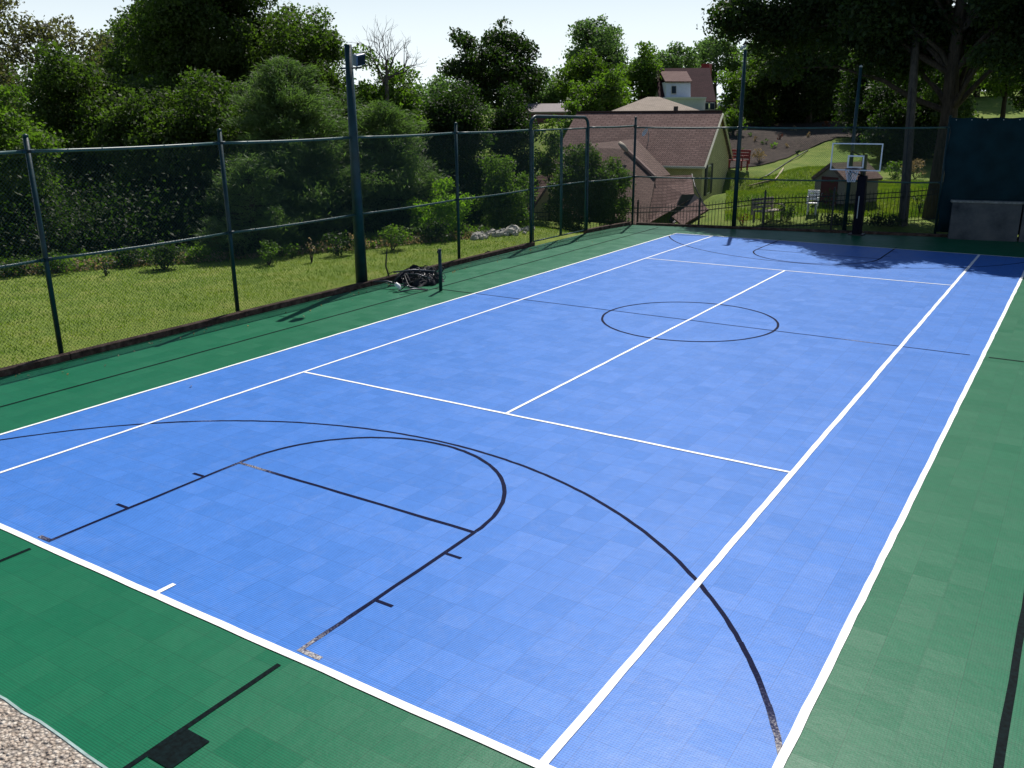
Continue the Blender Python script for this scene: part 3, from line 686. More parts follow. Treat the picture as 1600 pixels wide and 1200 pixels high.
# ------------------------------------------------------------------ basketball goal
gx_, gy_ = 5.52, farY(5.52)-.50
bgoal = empty('basketball_goal', (gx_, gy_, 0), 'basketball goal with clear white framed backboard and padded dark pole', 'basketball goal')
q = MB(); q.box((gx_, gy_, 1.0), (.29, .28, 2.0)); pad = bevel(q.build('pole_padding', MAT['pad'], bgoal), .05, 3)
q = MB(); q.box((gx_-.02, gy_-.155, .95), (.03, .012, .75)); q.build('pad_seam', MAT['alum'], pad)
q = MB(); q.box((gx_, gy_, 1.35), (.15, .15, 2.7)); bevel(q.build('pole', MAT['iron'], bgoal), .01)
q = MB(); q.box((gx_, gy_, .02), (.5, .5, .04)); q.build('base_plate', MAT['iron'], bgoal)
by = gy_-1.05; bcx = gx_-.06; bz0, bz1 = 2.24, 3.08; hw = .78
q = MB()
for s_ in (-.18, .18):
    q.tube([(gx_, gy_-.05, 2.6), (bcx+s_, by+.05, 2.85)], .03, 6); q.tube([(gx_, gy_-.05, 2.0), (bcx+s_, by+.05, 2.2)], .03, 6)
q.build('support_arm', MAT['iron'], bgoal)
q = MB(); q.box((bcx, by, (bz0+bz1)/2), (2*hw-.06, .012, bz1-bz0-.06)); q.build('backboard', MAT['boardglass'], bgoal)
q = MB(); fw = .036
q.box((bcx, by, bz1), (2*hw+fw, .04, fw)); q.box((bcx, by, bz0), (2*hw+fw, .04, fw))
for s_ in (-1, 1): q.box((bcx+s_*hw, by, (bz0+bz1)/2), (fw, .04, bz1-bz0-fw))
q.build('board_frame', MAT['boardframe'], bgoal)
q = MB(); tw, th_ = .26, .36; zc = bz0+.09+th_/2
q.box((bcx, by-.012, zc+th_/2), (2*tw, .012, .045)); q.box((bcx, by-.012, zc-th_/2), (2*tw, .012, .045))
for s_ in (-1, 1): q.box((bcx+s_*(tw-.022), by-.012, zc), (.045, .012, th_-.05))
q.build('shooting_square', MAT['boardframe'], bgoal)
rz = bz0+.06; rcy = by-.38; rr = .2286
q = MB(); q.tube([(bcx+rr*math.cos(a), rcy+rr*math.sin(a), rz) for a in np.linspace(0, 2*math.pi, 33)], .011, 6, False); q.box((bcx, by-.09, rz-.01), (.16, .14, .05))
rimo = q.build('rim', MAT['rim_or'], bgoal, smooth=False)
q = MB(); nn_ = 12; rows = 6
for sgn in (1, -1):
    for k in range(nn_):
        pts = []
        for j in range(rows+1):
            a = 2*math.pi*(k+sgn*j*.5)/nn_; r_ = rr*(1-.48*(j/rows)**.8); pts.append((bcx+r_*math.cos(a), rcy+r_*math.sin(a), rz-.02-.40*j/rows))
        q.tube(pts, .006, 4, False)
q.build('net', MAT['net'], rimo)

# ------------------------------------------------------------------ net post, stake, netting heap
npx, npy = -.93, 6.86
r_ = empty('net_post', (npx, npy, 0), 'short dark steel tennis net post standing alone on the green margin', 'net post')
MB().tube([(npx, npy, -.02), (npx, npy, .99)], .042, 14).build('post', MAT['pole'], r_, smooth=True)
q = MB(); q.tube([(npx, npy, .99), (npx, npy, 1.02)], .048, 14); q.box((npx, npy-.03, .96), (.04, .10, .05)); q.build('cap', MAT['iron'], r_)
q = MB(); q.tube([(npx+.05+.06*math.cos(a), npy+.05, .34+.07*math.sin(a)) for a in np.linspace(0, 2*math.pi, 17)], .008, 6, False); q.tube([(npx, npy, .34), (npx+.06, npy+.05, .34)], .015, 6); q.build('winder', MAT['chrome'], r_)
tag(bevel(MB().build('x', MAT['iron']) if False else MB().tube([(-2.88, 7.25, .0), (-2.98, 7.22, .38), (-3.02, 7.35, .82)], [.022, .022, .014], 8).build('metal_stake', MAT['iron'], smooth=True), .002), 'thin dark metal stake leaning at the curb right of the thick light pole', 'stake')
hr = empty('net_heap', (-1.85, 7.3, 0), 'tangled heap of dark netting and tubes lying behind the short net post', 'net heap')
rnd = random.Random(3)
def blob(cx_, cy_, lx, ly, hz, seed, ang_=0):
    q = MB(); n1, n2 = 34, 12; R_ = random.Random(seed); ph = [R_.uniform(0, 6) for _ in range(8)]
    for j in range(n2+1):
        for i in range(n1):
            a = 2*math.pi*i/n1; e = math.pi/2*j/n2
            k = 1+.14*math.sin(3*a+ph[0])+.12*math.sin(7*a+ph[1]+3*e)+.09*math.sin(11*a+ph[2]-4*e)
            x = lx*math.cos(a)*math.cos(e)*k; y = ly*math.sin(a)*math.cos(e)*k; z = hz*math.sin(e)*(1+.22*math.sin(5*a+ph[3])+.2*math.sin(9*a+ph[4]))
            q.v.append((cx_+x*math.cos(ang_)-y*math.sin(ang_), cy_+x*math.sin(ang_)+y*math.cos(ang_), max(.006, z)))
    for j in range(n2):
        for i in range(n1): q.f.append((j*n1+i, j*n1+(i+1) % n1, (j+1)*n1+(i+1) % n1, (j+1)*n1+i))
    return q
blob(-1.84, 7.35, .56, .30, .24, 1, 1.25).build('folded_netting', MAT['darkcloth'], hr)
blob(-2.36, 7.55, .50, .18, .30, 2, 1.35).build('rolled_netting', MAT['darkcloth'], hr)
q = MB()
for k in range(48):   # loose loops of cord and netting edge
    x, y = -1.95+rnd.gauss(0, .22), 7.25+rnd.gauss(0, .42); r0 = rnd.uniform(.06, .2); tilt = rnd.uniform(.2, 1.3); z = rnd.uniform(.1, .32); a0 = rnd.uniform(0, 6)
    q.tube([(x+r0*math.cos(a+a0), y+r0*math.sin(a)*math.cos(tilt), max(.015, z+r0*math.sin(a)*math.sin(tilt))) for a in np.linspace(0, 5.2, 16)], rnd.uniform(.007, .016), 5)
q.build('cord_loops', MAT['iron'], hr)
q = MB()
for a, b in (((-2.0, 6.2, .12), (-1.35, 6.55, .05)), ((-1.5, 6.0, .06), (-1.15, 6.62, .03)), ((-2.2, 6.6, .38), (-1.6, 7.5, .32)), ((-2.1, 6.9, .30), (-1.35, 7.0, .24)), ((-2.6, 6.3, .16), (-1.9, 6.5, .10))):
    a, b = Vector(a), Vector(b); q.tube([a, a.lerp(b, .5)+Vector((0, 0, .05)), b], .02, 8)
q.build('bent_tube', MAT['chrome'], hr, smooth=True)
q = MB(); q.tube([(-1.80, 6.18, .2), (-1.74, 6.22, .14), (-1.66, 6.2, .07)], [.05, .06, .03], 8); q.build('white_strap', MAT['whiteplastic'], hr, smooth=True)

# ------------------------------------------------------------------ buildings
def Hz(q, z): return Vector((q.x, q.y, z))
def face_slab(name, pts, th, m, par):
    return uvmap(MB().slab(pts, th).build(name, m, par))
# -- yellow house
C1 = P(1098, 255, 42.0); C2 = P(1139, 243, 48.6); ez = (C1.z+C2.z)/2
bdir = Vector((C2.x-C1.x, C2.y-C1.y, 0)); Wd = bdir.length; bdir.normalize()
RG1 = P(1122, 178, 45.2); RG0 = P(905, 178, 48.0); adir = Vector((RG0.x-RG1.x, RG0.y-RG1.y, 0)); Ln = adir.length; adir.normalize()
Z1 = RG1.z; base = -2.6
yh = empty('house', (C1.x, C1.y, base), 'yellow sided house with large red brown shingle roof beyond the far fence', 'house', 'houses beyond the court')
ov = .35
def H(al, bl_, z): q = Hz(C1, 0)+adir*al+bdir*bl_; return Vector((q.x, q.y, z))
slope = (Z1-ez)/(Wd/2)
q = MB()
vs = [H(0, 0, base), H(0, Wd, base), H(Ln, Wd, base), H(Ln, 0, base), H(0, 0, ez), H(0, Wd, ez), H(Ln, Wd, ez), H(Ln, 0, ez), H(0, Wd/2, Z1-.08), H(Ln, Wd/2, Z1-.08)]
q.add(vs, [(0, 1, 5, 8, 4), (1, 2, 6, 5), (2, 3, 7, 9, 6), (3, 0, 4, 7)])
q.build('wall', MAT['yellow'], yh)
rf = face_slab('roof', [H(-.12, -ov, ez-ov*slope+.1), H(-.12, Wd/2, Z1+.1), H(Ln+.12, Wd/2, Z1+.1), H(Ln+.12, -ov, ez-ov*slope+.1)], .14, MAT['roof'], yh)
face_slab('roof', [H(-.12, Wd+ov, ez-ov*slope+.1), H(-.12, Wd/2+.001, Z1+.1), H(Ln+.12, Wd/2+.001, Z1+.1), H(Ln+.12, Wd+ov, ez-ov*slope+.1)], .14, MAT['roof'], yh)
q = MB(); q.tube([H(-.12, Wd/2, Z1+.13), H(Ln+.12, Wd/2, Z1+.13)], .06, 6); q.build('ridge_cap', MAT['roof'], rf)
q = MB(); q.tube([H(-.16, -ov, ez-ov*slope), H(-.16, Wd/2, Z1)], .06, 4); q.tube([H(-.16, Wd+ov, ez-ov*slope), H(-.16, Wd/2, Z1)], .06, 4); q.build('rake_trim', MAT['trim'], yh)
q = MB(); q.tube([H(-.2, -ov-.06, ez-ov*slope+.02), H(Ln*.42, -ov-.06, ez-ov*slope+.02)], .07, 6); q.build('gutter', MAT['trim'], yh)
# satellite dish / antenna on the roof
ap = H(3.05, Wd*.19, ez+slope*Wd*.19+.12)
dh = empty('x', ap) if False else None
q = MB(); q.tube([ap+Vector((0, 0, -.1)), ap+Vector((0, 0, .45))], .02, 6); q.tube([ap+Vector((-.1, 0, .45)), ap+Vector((-.1, 0, .85))], .008, 4)
an = q.build('antenna_mast', MAT['alum'], yh)
q = MB()
for a in (0,):
    c_ = ap+Vector((-.16, -.1, .42)); nrm = Vector((-.5, -.8, .35)).normalized(); uu_ = nrm.orthogonal().normalized(); vv_ = nrm.cross(uu_)
    ring = [c_+uu_*.24*math.cos(t_)+vv_*.17*math.sin(t_) for t_ in np.linspace(0, 2*math.pi, 16, endpoint=False)]
    q.add(ring+[c_-nrm*.06, c_-nrm*.09], [(i, (i+1) % 16, 16) for i in range(16)]+[((i+1) % 16, i, 17) for i in range(16)])
q.build('satellite_dish', MAT['whiteplastic'], an)
# gable window with shutters
def wpanel(al, b0, b1, z0, z1, out): return [H(al-out, b0, z0), H(al-out, b1, z0), H(al-out, b1, z1), H(al-out, b0, z1)]
def wbox(mb_, b0, b1, z0, z1, t0, t1):
    vs = [H(-t, b, z) for t in (t0, t1) for b in (b0, b1) for z in (z0, z1)]
    mb_.add(vs, [(0, 1, 3, 2), (4, 6, 7, 5), (0, 4, 5, 1), (2, 3, 7, 6), (0, 2, 6, 4), (1, 5, 7, 3)]); return mb_
wf = wbox(MB(), 1.15, 2.05, .15, 1.55, .003, .05).build('window', MAT['trim'], yh); wbox(MB(), 1.23, 1.97, .23, 1.47, .051, .06).build('pane', MAT['glass'], wf)
for b0 in (.66, 2.07): wbox(MB(), b0, b0+.46, .12, 1.58, .003, .06).build('shutter', MAT['shutter'], yh)
# projecting wing with hip roof toward the court
def PZ(u, v, d): return P(u, v, d)
w1 = [PZ(994, 217, 42.4), PZ(978, 233, 40.2), PZ(1024, 277, 37.5), PZ(1048, 273, 40.6)]
face_slab('wing_roof', w1, .12, MAT['roof2'], yh)
w2 = [PZ(994, 217, 42.4), PZ(888, 228, 43.0), PZ(874, 338, 35.8), PZ(1010, 352, 35.0), PZ(1024, 277, 37.5), PZ(978, 233, 40.2)]
face_slab('wing_roof', w2, .12, MAT['roof2'], yh)
q = MB(); q.tube([P(978, 233, 40.1), P(1024, 277, 37.4)], .09, 6); q.build('hip_cap', MAT['ridgecap'], yh)
q = MB(); a_, b_ = P(968, 223, 39.6), P(980, 236, 39.3); q.tube([a_, a_.lerp(b_, .5), b_], [.08, .13, .07], 10); q.build('roof_vent', MAT['wood'], yh, smooth=True)
# pent roof below the main eave, wall under it, little gable
face_slab('pent_roof', [P(1023, 276, 37.7), P(1081, 273, 40.2), P(1085, 308, 38.4), P(1011, 350, 35.2)], .10, MAT['roof'], yh)
q = MB(); q.tube([P(1081, 272, 41.0), P(1086, 292, 40.0), P(1100, 320, 39.6)], .03, 6); q.build('downspout', MAT['shutter'], yh)
q = MB(); q.add([P(1063, 306, 37.6), P(1083, 305, 38.5), P(1100, 322, 38.5), P(1050, 350, 36.8), P(1045, 345, 37)], [(0, 1, 2, 3, 4)]); o = q.build('porch_side', MAT['shutter'], yh); s = o.modifiers.new('t', 'SOLIDIFY'); s.thickness = .1
face_slab('porch_roof', [P(1090, 311, 37.2), P(1107, 327, 36.4), P(1066, 352, 35.4), P(1050, 338, 36.2)], .08, MAT['roof'], yh)
q = MB(); cA = P(1040, 330, 36.6); q.box((cA.x-1.2, cA.y+3.2, -2.2), (5.0, 3.0, 1.6), Matrix.Rotation(math.atan2(bdir.y, bdir.x)-math.pi/2, 3, 'Z')); q.build('wing_wall', MAT['yellow'], yh)

# -- small gabled garage seen through the gate
def gable_house(name, label, group, c, rz, L_, W_, hw_, hr_, wm, rm, ov=.25, base=None, th=.12):
    """gable ends on local x; origin at the centre"""
    bz = base if base is not None else c[2]
    root = empty(name, (c[0], c[1], bz), label, 'house' if name == 'house' else name.replace('_', ' '), group)
    R_ = Matrix.Rotation(rz, 3, 'Z'); O = Vector((c[0], c[1], 0))
    def X(x, y, z): return O+R_ @ Vector((x, y, 0))+Vector((0, 0, z))
    l, w_ = L_/2, W_/2
    q = MB(); q.add([X(-l, -w_, bz), X(l, -w_, bz), X(l, w_, bz), X(-l, w_, bz), X(-l, -w_, hw_), X(l, -w_, hw_), X(l, w_, hw_), X(-l, w_, hw_), X(-l, 0, hr_), X(l, 0, hr_)],
                    [(0, 1, 5, 4), (1, 2, 6, 9, 5), (2, 3, 7, 6), (3, 0, 4, 8, 7)]); q.build('wall', wm, root)
    sl = (hr_-hw_)/w_
    for sg in (-1, 1): face_slab('roof', [X(-l-ov, sg*(w_+ov), hw_-ov*sl+th*1.2), X(l+ov, sg*(w_+ov), hw_-ov*sl+th*1.2), X(l+ov, 0, hr_+th*1.2), X(-l-ov, 0, hr_+th*1.2)], th, rm, root)
    return root, X
q0 = P(858, 272, 37.0); ga_ = math.radians(-8)
gh, X = gable_house('garage', 'small yellow garage with pink brown gable roof seen through the arched gate', None, (q0.x-2*math.cos(ga_), q0.y-2*math.sin(ga_), -1.6), ga_, 4.0, 3.4, .0, 1.45, MAT['yellow'], MAT['roof'], base=-1.8)
# -- hip roofed house behind
q0 = P(1022, 175, 61); zz = P(1019, 151, 61).z; ezz = P(1019, 183, 58).z
hh = empty('house', (q0.x, q0.y, -1), 'house showing only a grey tan hip roof above the yellow house', 'house', 'houses beyond the court')
def Pz(u, d, z): a = P(u, 200, d); return Vector((a.x, a.y, z))
A = [Pz(928, 58, ezz), Pz(1122, 58, ezz), Pz(1105, 68, ezz), Pz(945, 68, ezz)]; Rg = [Pz(1010, 63, zz), Pz(1028, 63, zz)]
for pl in ([A[0], A[1], Rg[1], Rg[0]], [A[1], A[2], Rg[1]], [A[2], A[3], Rg[0], Rg[1]], [A[3], A[0], Rg[0]]): face_slab('roof', pl, .12, MAT['roof3'], hh)
q = MB(); B = [a.lerp(Vector((q0.x, q0.y+2, a.z)), .08) for a in A]; q.add([Vector((b.x, b.y, -1.5)) for b in B]+[Vector((b.x, b.y, ezz-.1)) for b in B], [(0, 1, 5, 4), (1, 2, 6, 5), (2, 3, 7, 6), (3, 0, 4, 7)]); q.build('wall', MAT['tan'], hh)
q = MB(); c_ = P(1056, 169, 59.0); q.tube([c_-Vector((0, 0, .3)), c_+Vector((0, 0, .12))], .16, 8); q.build('roof_vent', MAT['iron'], hh)
# -- white house with dormer
D3 = 82
def Q(u, v, d=D3): return P(u, v, d)
wh = empty('house', (Q(1070, 175).x, Q(1070, 175).y, 2.5), 'white house with steep dark red roof and a white dormer, highest on the hill', 'house', 'houses beyond the court')
e0, e1, r0, r1 = Q(1030, 158, 80), Q(1119, 160, 80), Q(1025, 106, 84), Q(1109, 106, 84)
e0.z = e1.z = (e0.z+e1.z)/2; r0.z = r1.z
back = AF.copy(); back.z = 0; back.normalize()
face_slab('roof', [e0, e1, r1, r0], .2, MAT['roofred'], wh)
bk0, bk1 = e0+back*8.5, e1+back*8.5
face_slab('roof', [r0+back*.01, r1+back*.01, bk1, bk0], .2, MAT['roofred'], wh)
q = MB(); i0, i1 = e0+back*.5+(e1-e0)*.02, e1+back*.5-(e1-e0)*.12; j0, j1 = i0+back*7.4, i1+back*7.4
q.add([Vector((k.x, k.y, 2.0)) for k in (i0, i1, j1, j0)]+[Vector((k.x, k.y, e0.z-.1)) for k in (i0, i1, j1, j0)]+[r0+(r1-r0)*.04-Vector((0, 0, .4)), r1-(r1-r0)*.1-Vector((0, 0, .4))],
      [(0, 1, 5, 4), (1, 2, 6, 9, 5), (2, 3, 7, 6), (3, 0, 4, 8, 7)]); q.build('wall', MAT['whitesiding'], wh)
dd0, dd1 = Q(1041, 152, 79.9), Q(1079, 152, 79.9); du0, du1 = Q(1041, 128, 79.9), Q(1079, 128, 79.9); up0, up1 = Q(1033, 113, 83.4), Q(1071, 113, 83.4)
dq = MB(); dq.add([dd0, dd1, du1, du0]+[k+back*3.2 for k in (dd0, dd1, du1, du0)], [(0, 1, 2, 3), (1, 5, 6, 2), (0, 3, 7, 4), (4, 7, 6, 5)])
dm = dq.build('dormer', MAT['whitesiding'], wh)
ext = (du1-du0).normalized()*.12; dr_ = (up0-du0).normalized()*.2
face_slab('dormer_roof', [du0-ext-dr_+Vector((0, 0, .1)), du1+ext-dr_+Vector((0, 0, .1)), up1+ext+Vector((0, 0, .1)), up0-ext+Vector((0, 0, .1))], .12, MAT['roof'], dm)
def wind(u0, u1, v0, v1, d, par, fr=MAT['trim']):
    q = MB(); a, b, c_, e = Q(u0, v1, d), Q(u1, v1, d), Q(u1, v0, d), Q(u0, v0, d); q.slab([a, b, c_, e], .08)
    f = q.build('window', fr, par); q = MB(); k = 1.2
    q.slab([Q(u0+k*.6, v1-k, d-.06), Q(u1-k*.6, v1-k, d-.06), Q(u1-k*.6, v0+k, d-.06), Q(u0+k*.6, v0+k, d-.06)], .03); q.build('pane', MAT['glass'], f)
wind(1049, 1057, 133.5, 147, 79.8, wh)
# lower white wing
q = MB(); a, b = Q(1040, 154, 79.2), Q(1103, 154, 79.2); q.add([Vector((k.x, k.y, z)) for z in (1.8, a.z) for k in (a, b, b+back*3, a+back*3)], [(0, 1, 5, 4), (1, 2, 6, 5), (3, 0, 4, 7), (4, 5, 6, 7)]); q.build('front_wing', MAT['whitesiding'], wh)
q = MB(); q.slab([a+Vector((0, 0, .12))-back*.2, b+Vector((0, 0, .12))-back*.2, b+Vector((0, 0, .14))+back*2, a+Vector((0, 0, .14))+back*2], .12); q.build('wing_cornice', MAT['boardframe'], wh)
wind(1101.5, 1107.5, 160, 172, 79.1, wh); wind(1109, 1117, 160, 172, 80.0, wh)
q = MB(); ch = Q(1104, 104, 85); q.box((ch.x, ch.y, ch.z-.4), (.8, .7, 1.3)); q.build('chimney', MAT['redwood'], wh)
# -- pink grey shed roof between the trees
q0 = P(850, 178, 66); 
sh, X = gable_house('barn', 'small barn with grey roof and brown red wall among the trees above the gate', None, (q0.x, q0.y, 1), YAW*-1+.2, 2.6, 3.6, P(850, 176, 66).z, P(850, 165, 66).z, mat('brown_red_siding', (.16, .075, .07), .8, .2, var=.1), MAT['alum'] if False else mat('pink_grey_roofing', (.24, .21, .21), .8, .2, var=.1), base=1.0)
# -- garden shed by the goal
q0 = T(1300, 333); shx = P(1319, 320, 36.2)
hs_ = .15
gs, X = gable_house('garden_shed', 'tan garden shed with grey roof and dark red door, left of the goal pole', None, (shx.x, shx.y, hgt(shx.x, shx.y)-.1), math.pi/2-.50, 1.9, 1.55, 1.42, 1.96, MAT['tan'], MAT['roof2'], ov=.12, base=hgt(shx.x, shx.y)-.15)
q = MB(); vs = [X(x, y, z) for x in (-.955, -.985) for y in (-.42, .42) for z in (.1, 1.55)]; q.add(vs, [(0, 1, 3, 2), (4, 6, 7, 5), (0, 4, 5, 1), (2, 3, 7, 6), (0, 2, 6, 4), (1, 5, 7, 3)]); dr = q.build('door', MAT['reddoor'], gs)
q = MB(); q.tube([X(-1.0, .3, .75), X(-1.03, .3, .82), X(-1.0, .3, .9)], .012, 6); q.build('handle', MAT['alum'], dr)

# ------------------------------------------------------------------ vegetation
def leaves_obj(name, cen, size, m, parent, nrm=None, asp=1.6, along=None, up=.35):
    """one mesh of leaf-shaped quads; cen (N,3), size (N,)"""
    N = len(cen)
    if along is None: a = rng.normal(size=(N, 3))
    else: a = along+rng.normal(size=(N, 3))*.35
    a /= np.linalg.norm(a, axis=1)[:, None]
    n_ = rng.normal(size=(N, 3)); n_[:, 2] = np.abs(n_[:, 2])+up
    b = np.cross(n_, a); b /= np.linalg.norm(b, axis=1)[:, None]+1e-9
    s = size[:, None]
    v = np.empty((N, 4, 3)); v[:, 0] = cen-a*s*asp*.5; v[:, 1] = cen+b*s*.5-a*s*.1; v[:, 2] = cen+a*s*asp*.5; v[:, 3] = cen-b*s*.5-a*s*.1
    c = np.cross(a, b); v[:, 1] += c*s*.12; v[:, 3] += c*s*.12
    me = bpy.data.meshes.new(name); me.vertices.add(4*N); me.loops.add(4*N); me.polygons.add(N)
    me.vertices.foreach_set('co', v.reshape(-1)); me.loops.foreach_set('vertex_index', np.arange(4*N, dtype=np.int32))
    me.polygons.foreach_set('loop_start', np.arange(0, 4*N, 4, dtype=np.int32)); me.polygons.foreach_set('loop_total', np.full(N, 4, dtype=np.int32))
    me.update(); me.validate(); me.materials.append(m)
    o = bpy.data.objects.new(name, me); C.objects.link(o)
    if parent is not None: o.parent = parent; o.matrix_parent_inverse = parent.matrix_world.inverted()
    return o
def clump_pts(centers, rads, per, flat=.7, hollow=.35):
    out = []
    for c_, r in zip(centers, rads):
        k = max(4, int(per*r*r)); d = rng.normal(size=(k, 3)); d /= np.linalg.norm(d, axis=1)[:, None]
        rr_ = r*(hollow+(1-hollow)*rng.random(k)**.6)*(1+.25*rng.normal(size=k)*.6)
        q = d*rr_[:, None]; q[:, 2] *= flat; out.append(q+c_)
    return np.concatenate(out)
def crown_centers(c, r, n, shell=.45, low=-1.0):
    out = []
    ph = rng.uniform(0, 6.28, 6)
    while len(out) < n:
        d = rng.normal(size=3); d /= np.linalg.norm(d)
        if d[2] < low: continue
        az = math.atan2(d[1], d[0]); k = 1+.16*math.sin(2*az+ph[0]+2*d[2])+.14*math.sin(3*az+ph[1]-3*d[2])+.10*math.sin(5*az+ph[2]+5*d[2])
        out.append(np.array(c)+d*np.array(r)*k*(shell+(1-shell)*rng.random()**.5))
    return np.array(out)
def limb(mb, a, b, r0, r1, n=5, wob=.12):
    a, b = Vector(a), Vector(b); L_ = (b-a).length; pts = []
    for i in range(n+1):
        t_ = i/n; p_ = a.lerp(b, t_)+Vector((random.gauss(0, 1), random.gauss(0, 1), random.gauss(0, .6)))*wob*L_*.25*math.sin(math.pi*t_)
        p_.z += .10*L_*math.sin(math.pi*t_)
        pts.append(p_)
    mb.tube(pts, [r0+(r1-r0)*i/n for i in range(n+1)], 6, False); return pts
TREES = []
def tree(name, label, base, c, r, n, cr, per, ls, m, group=None, tr=.18, bark='bark', cat='tree', low=-.75, limbs=18, shell=.45, lobes=(), KC=6.5, avoid=None):
    """c, r: crown centre and radii; n clumps of radius cr; per: leaves per m2 of clump; ls leaf size"""
    root = empty(name, base, label, cat, group)
    ls = ls*.62; per = KC/ls**2
    cen = crown_centers(c, r, n, shell, low)
    for (lc, lr, ln) in lobes: cen = np.concatenate([cen, crown_centers(lc, lr, ln, shell, low)])
    if avoid: cen = cen[(np.hypot(cen[:, 0]-avoid[0], cen[:, 1]-avoid[1]) > avoid[2]) & ~((cen[:, 1] < avoid[1]) & (np.abs(cen[:, 0]-avoid[0]-.3) < avoid[2]))]
    n = len(cen); rads = cr*rng.uniform(.65, 1.35, n)
    pts = clump_pts(cen, rads, per)
    leaves_obj('crown', pts, ls*rng.uniform(.6, 1.4, len(pts)), m, root)
    q = MB(); top = Vector(c)+Vector((0, 0, r[2]*.45)); b_ = Vector(base)-Vector((0, 0, .15))
    k = 8; tp = []
    for i in range(k+1):
        t_ = i/k; p_ = b_.lerp(top, t_)+Vector((random.gauss(0, .04), random.gauss(0, .04), 0))*(top-b_).length*.12*math.sin(math.pi*t_); tp.append(p_)
    q.tube(tp, [tr*(1.25 if i == 0 else 1)*(1-.8*i/k) for i in range(k+1)], 10)
    idx = rng.choice(n, min(limbs, n), replace=False)
    for i in idx:
        cpt = cen[i]; zrel = max(.25, min(.95, (cpt[2]-base[2])/(top.z-base[2]+1e-6)-.15)); s_ = tp[min(k, max(2, int(zrel*k)))]
        limb(q, s_, cpt, tr*.35*(1.1-zrel*.6), tr*.05)
    q.build('trunk', MAT[bark], root, smooth=True)
    return root
def tree_px(name, label, u0, u1, vtop, vbot, d, m, n=60, crk=.20, per=260, ls=.16, group=None, thick=1.0, **kw):
    """a tree measured in the photo: crown from u0..u1, vtop..vbot at depth d; stands on the terrain under it"""
    a = P((u0+u1)/2, (vtop+vbot)/2, d); rx = abs(u1-u0)/2/FPX*d; rz_ = abs(vbot-vtop)/2/FPX*d
    gz = hgt(a.x, a.y); cr = crk*1.25*max(rx, min(rx*1.4, rz_))
    return tree(name, label, (a.x, a.y, gz), (a.x, a.y, a.z), (max(.3, rx-cr*.45), max(.3, rx*thick-cr*.45), max(.3, rz_-cr*.4)), n, cr, per, ls, m, group, **kw)
WG = 'trees of the wood beyond the left lawn'; HG = 'trees on the hill behind the houses'; RG = 'big shade trees behind the far right corner'
tree_px('broadleaf_tree', 'tall olive bronze leafed tree at the left edge against the sky', -60, 190, 0, 260, 44, LM['olive'], 70, .17, 190, .17, WG, tr=.25, KC=4.0)
tree_px('broadleaf_tree', 'bright green lower tree at the left edge in front of the wood', -90, 82, 128, 400, 27, LM['mid'], 70, .20, 300, .11, WG, tr=.15, low=-1)
tree_px('broadleaf_tree', 'huge dark tree rising out of the top of the frame left of the thick pole', 200, 452, -90, 220, 37, LM['dark'], 150, .17, 240, .15, WG, tr=.32)
tree_px('broadleaf_tree', 'dark leafy tree directly left of the huge dark tree', 60, 300, 90, 380, 33, LM['dark'], 120, .18, 230, .14, WG, tr=.22, low=-1)
tree_px('broadleaf_tree', 'dense dark tree below the huge tree, behind the round lawn shrub', 190, 420, 120, 400, 31, LM['dark'], 120, .18, 230, .13, WG, tr=.22, low=-1)
tree_px('broadleaf_tree', 'sprawling dark bough tree left of the pole top', 400, 548, 14, 110, 39, LM['dark'], 34, .22, 220, .15, WG, tr=.16)
tree_px('broadleaf_tree', 'mid green tree right behind the top of the thick pole', 420, 545, 90, 250, 43, LM['dark'], 60, .20, 220, .16, WG, tr=.2)
tree_px('broadleaf_tree', 'green tree just right of the thick pole below the bare tree', 530, 668, 105, 280, 48, LM['mid'], 60, .20, 200, .18, WG, tr=.2)
tree_px('broadleaf_tree', 'low rounded tree line crown between the bare tree and the big round tree', 610, 740, 128, 260, 58, LM['far'], 50, .22, 150, .24, HG, tr=.2)
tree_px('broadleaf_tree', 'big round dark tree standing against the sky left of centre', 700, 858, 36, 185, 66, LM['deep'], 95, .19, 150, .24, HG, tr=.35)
tree_px('broadleaf_tree', 'tree with airy top left of the white house', 880, 985, 30, 170, 92, LM['far'], 70, .2, 110, .30, HG, tr=.3)
tree_px('broadleaf_tree', 'bright green dense tree in front of the airy tree', 870, 985, 82, 190, 74, LM['bright'], 60, .22, 130, .26, HG, tr=.3)
tree_px('broadleaf_tree', 'darker tree touching the left side of the dark red roof', 960, 1042, 74, 175, 84, LM['mid'], 50, .22, 120, .28, HG, tr=.3)
tree_px('broadleaf_tree', 'tree crown above the dark red roof', 1020, 1095, 72, 130, 105, LM['far'], 36, .24, 90, .34, HG, tr=.3)
tree_px('broadleaf_tree', 'pale tree crown between the dark red roof and the big shade tree', 1075, 1165, 50, 150, 110, LM['far'], 45, .22, 90, .34, HG, tr=.3)
tree_px('broadleaf_tree', 'lighter green tree just right of the white house', 1128, 1195, 92, 200, 74, LM['mid'], 45, .22, 120, .26, HG, tr=.2)
tree_px('broadleaf_tree', 'small green tree beside the right corner of the dark red roof', 1128, 1165, 168, 215, 62, LM['mid'], 22, .26, 150, .18, HG, tr=.12)
tree_px('broadleaf_tree', 'tree between the barn and the big round tree', 790, 905, 110, 200, 78, LM['far'], 50, .22, 110, .28, HG, tr=.25)
tree_px('broadleaf_tree', 'bright shrubby tree right of the barn above the gate', 868, 915, 160, 240, 56, LM['mid'], 26, .26, 150, .18, HG, tr=.1, low=-1)
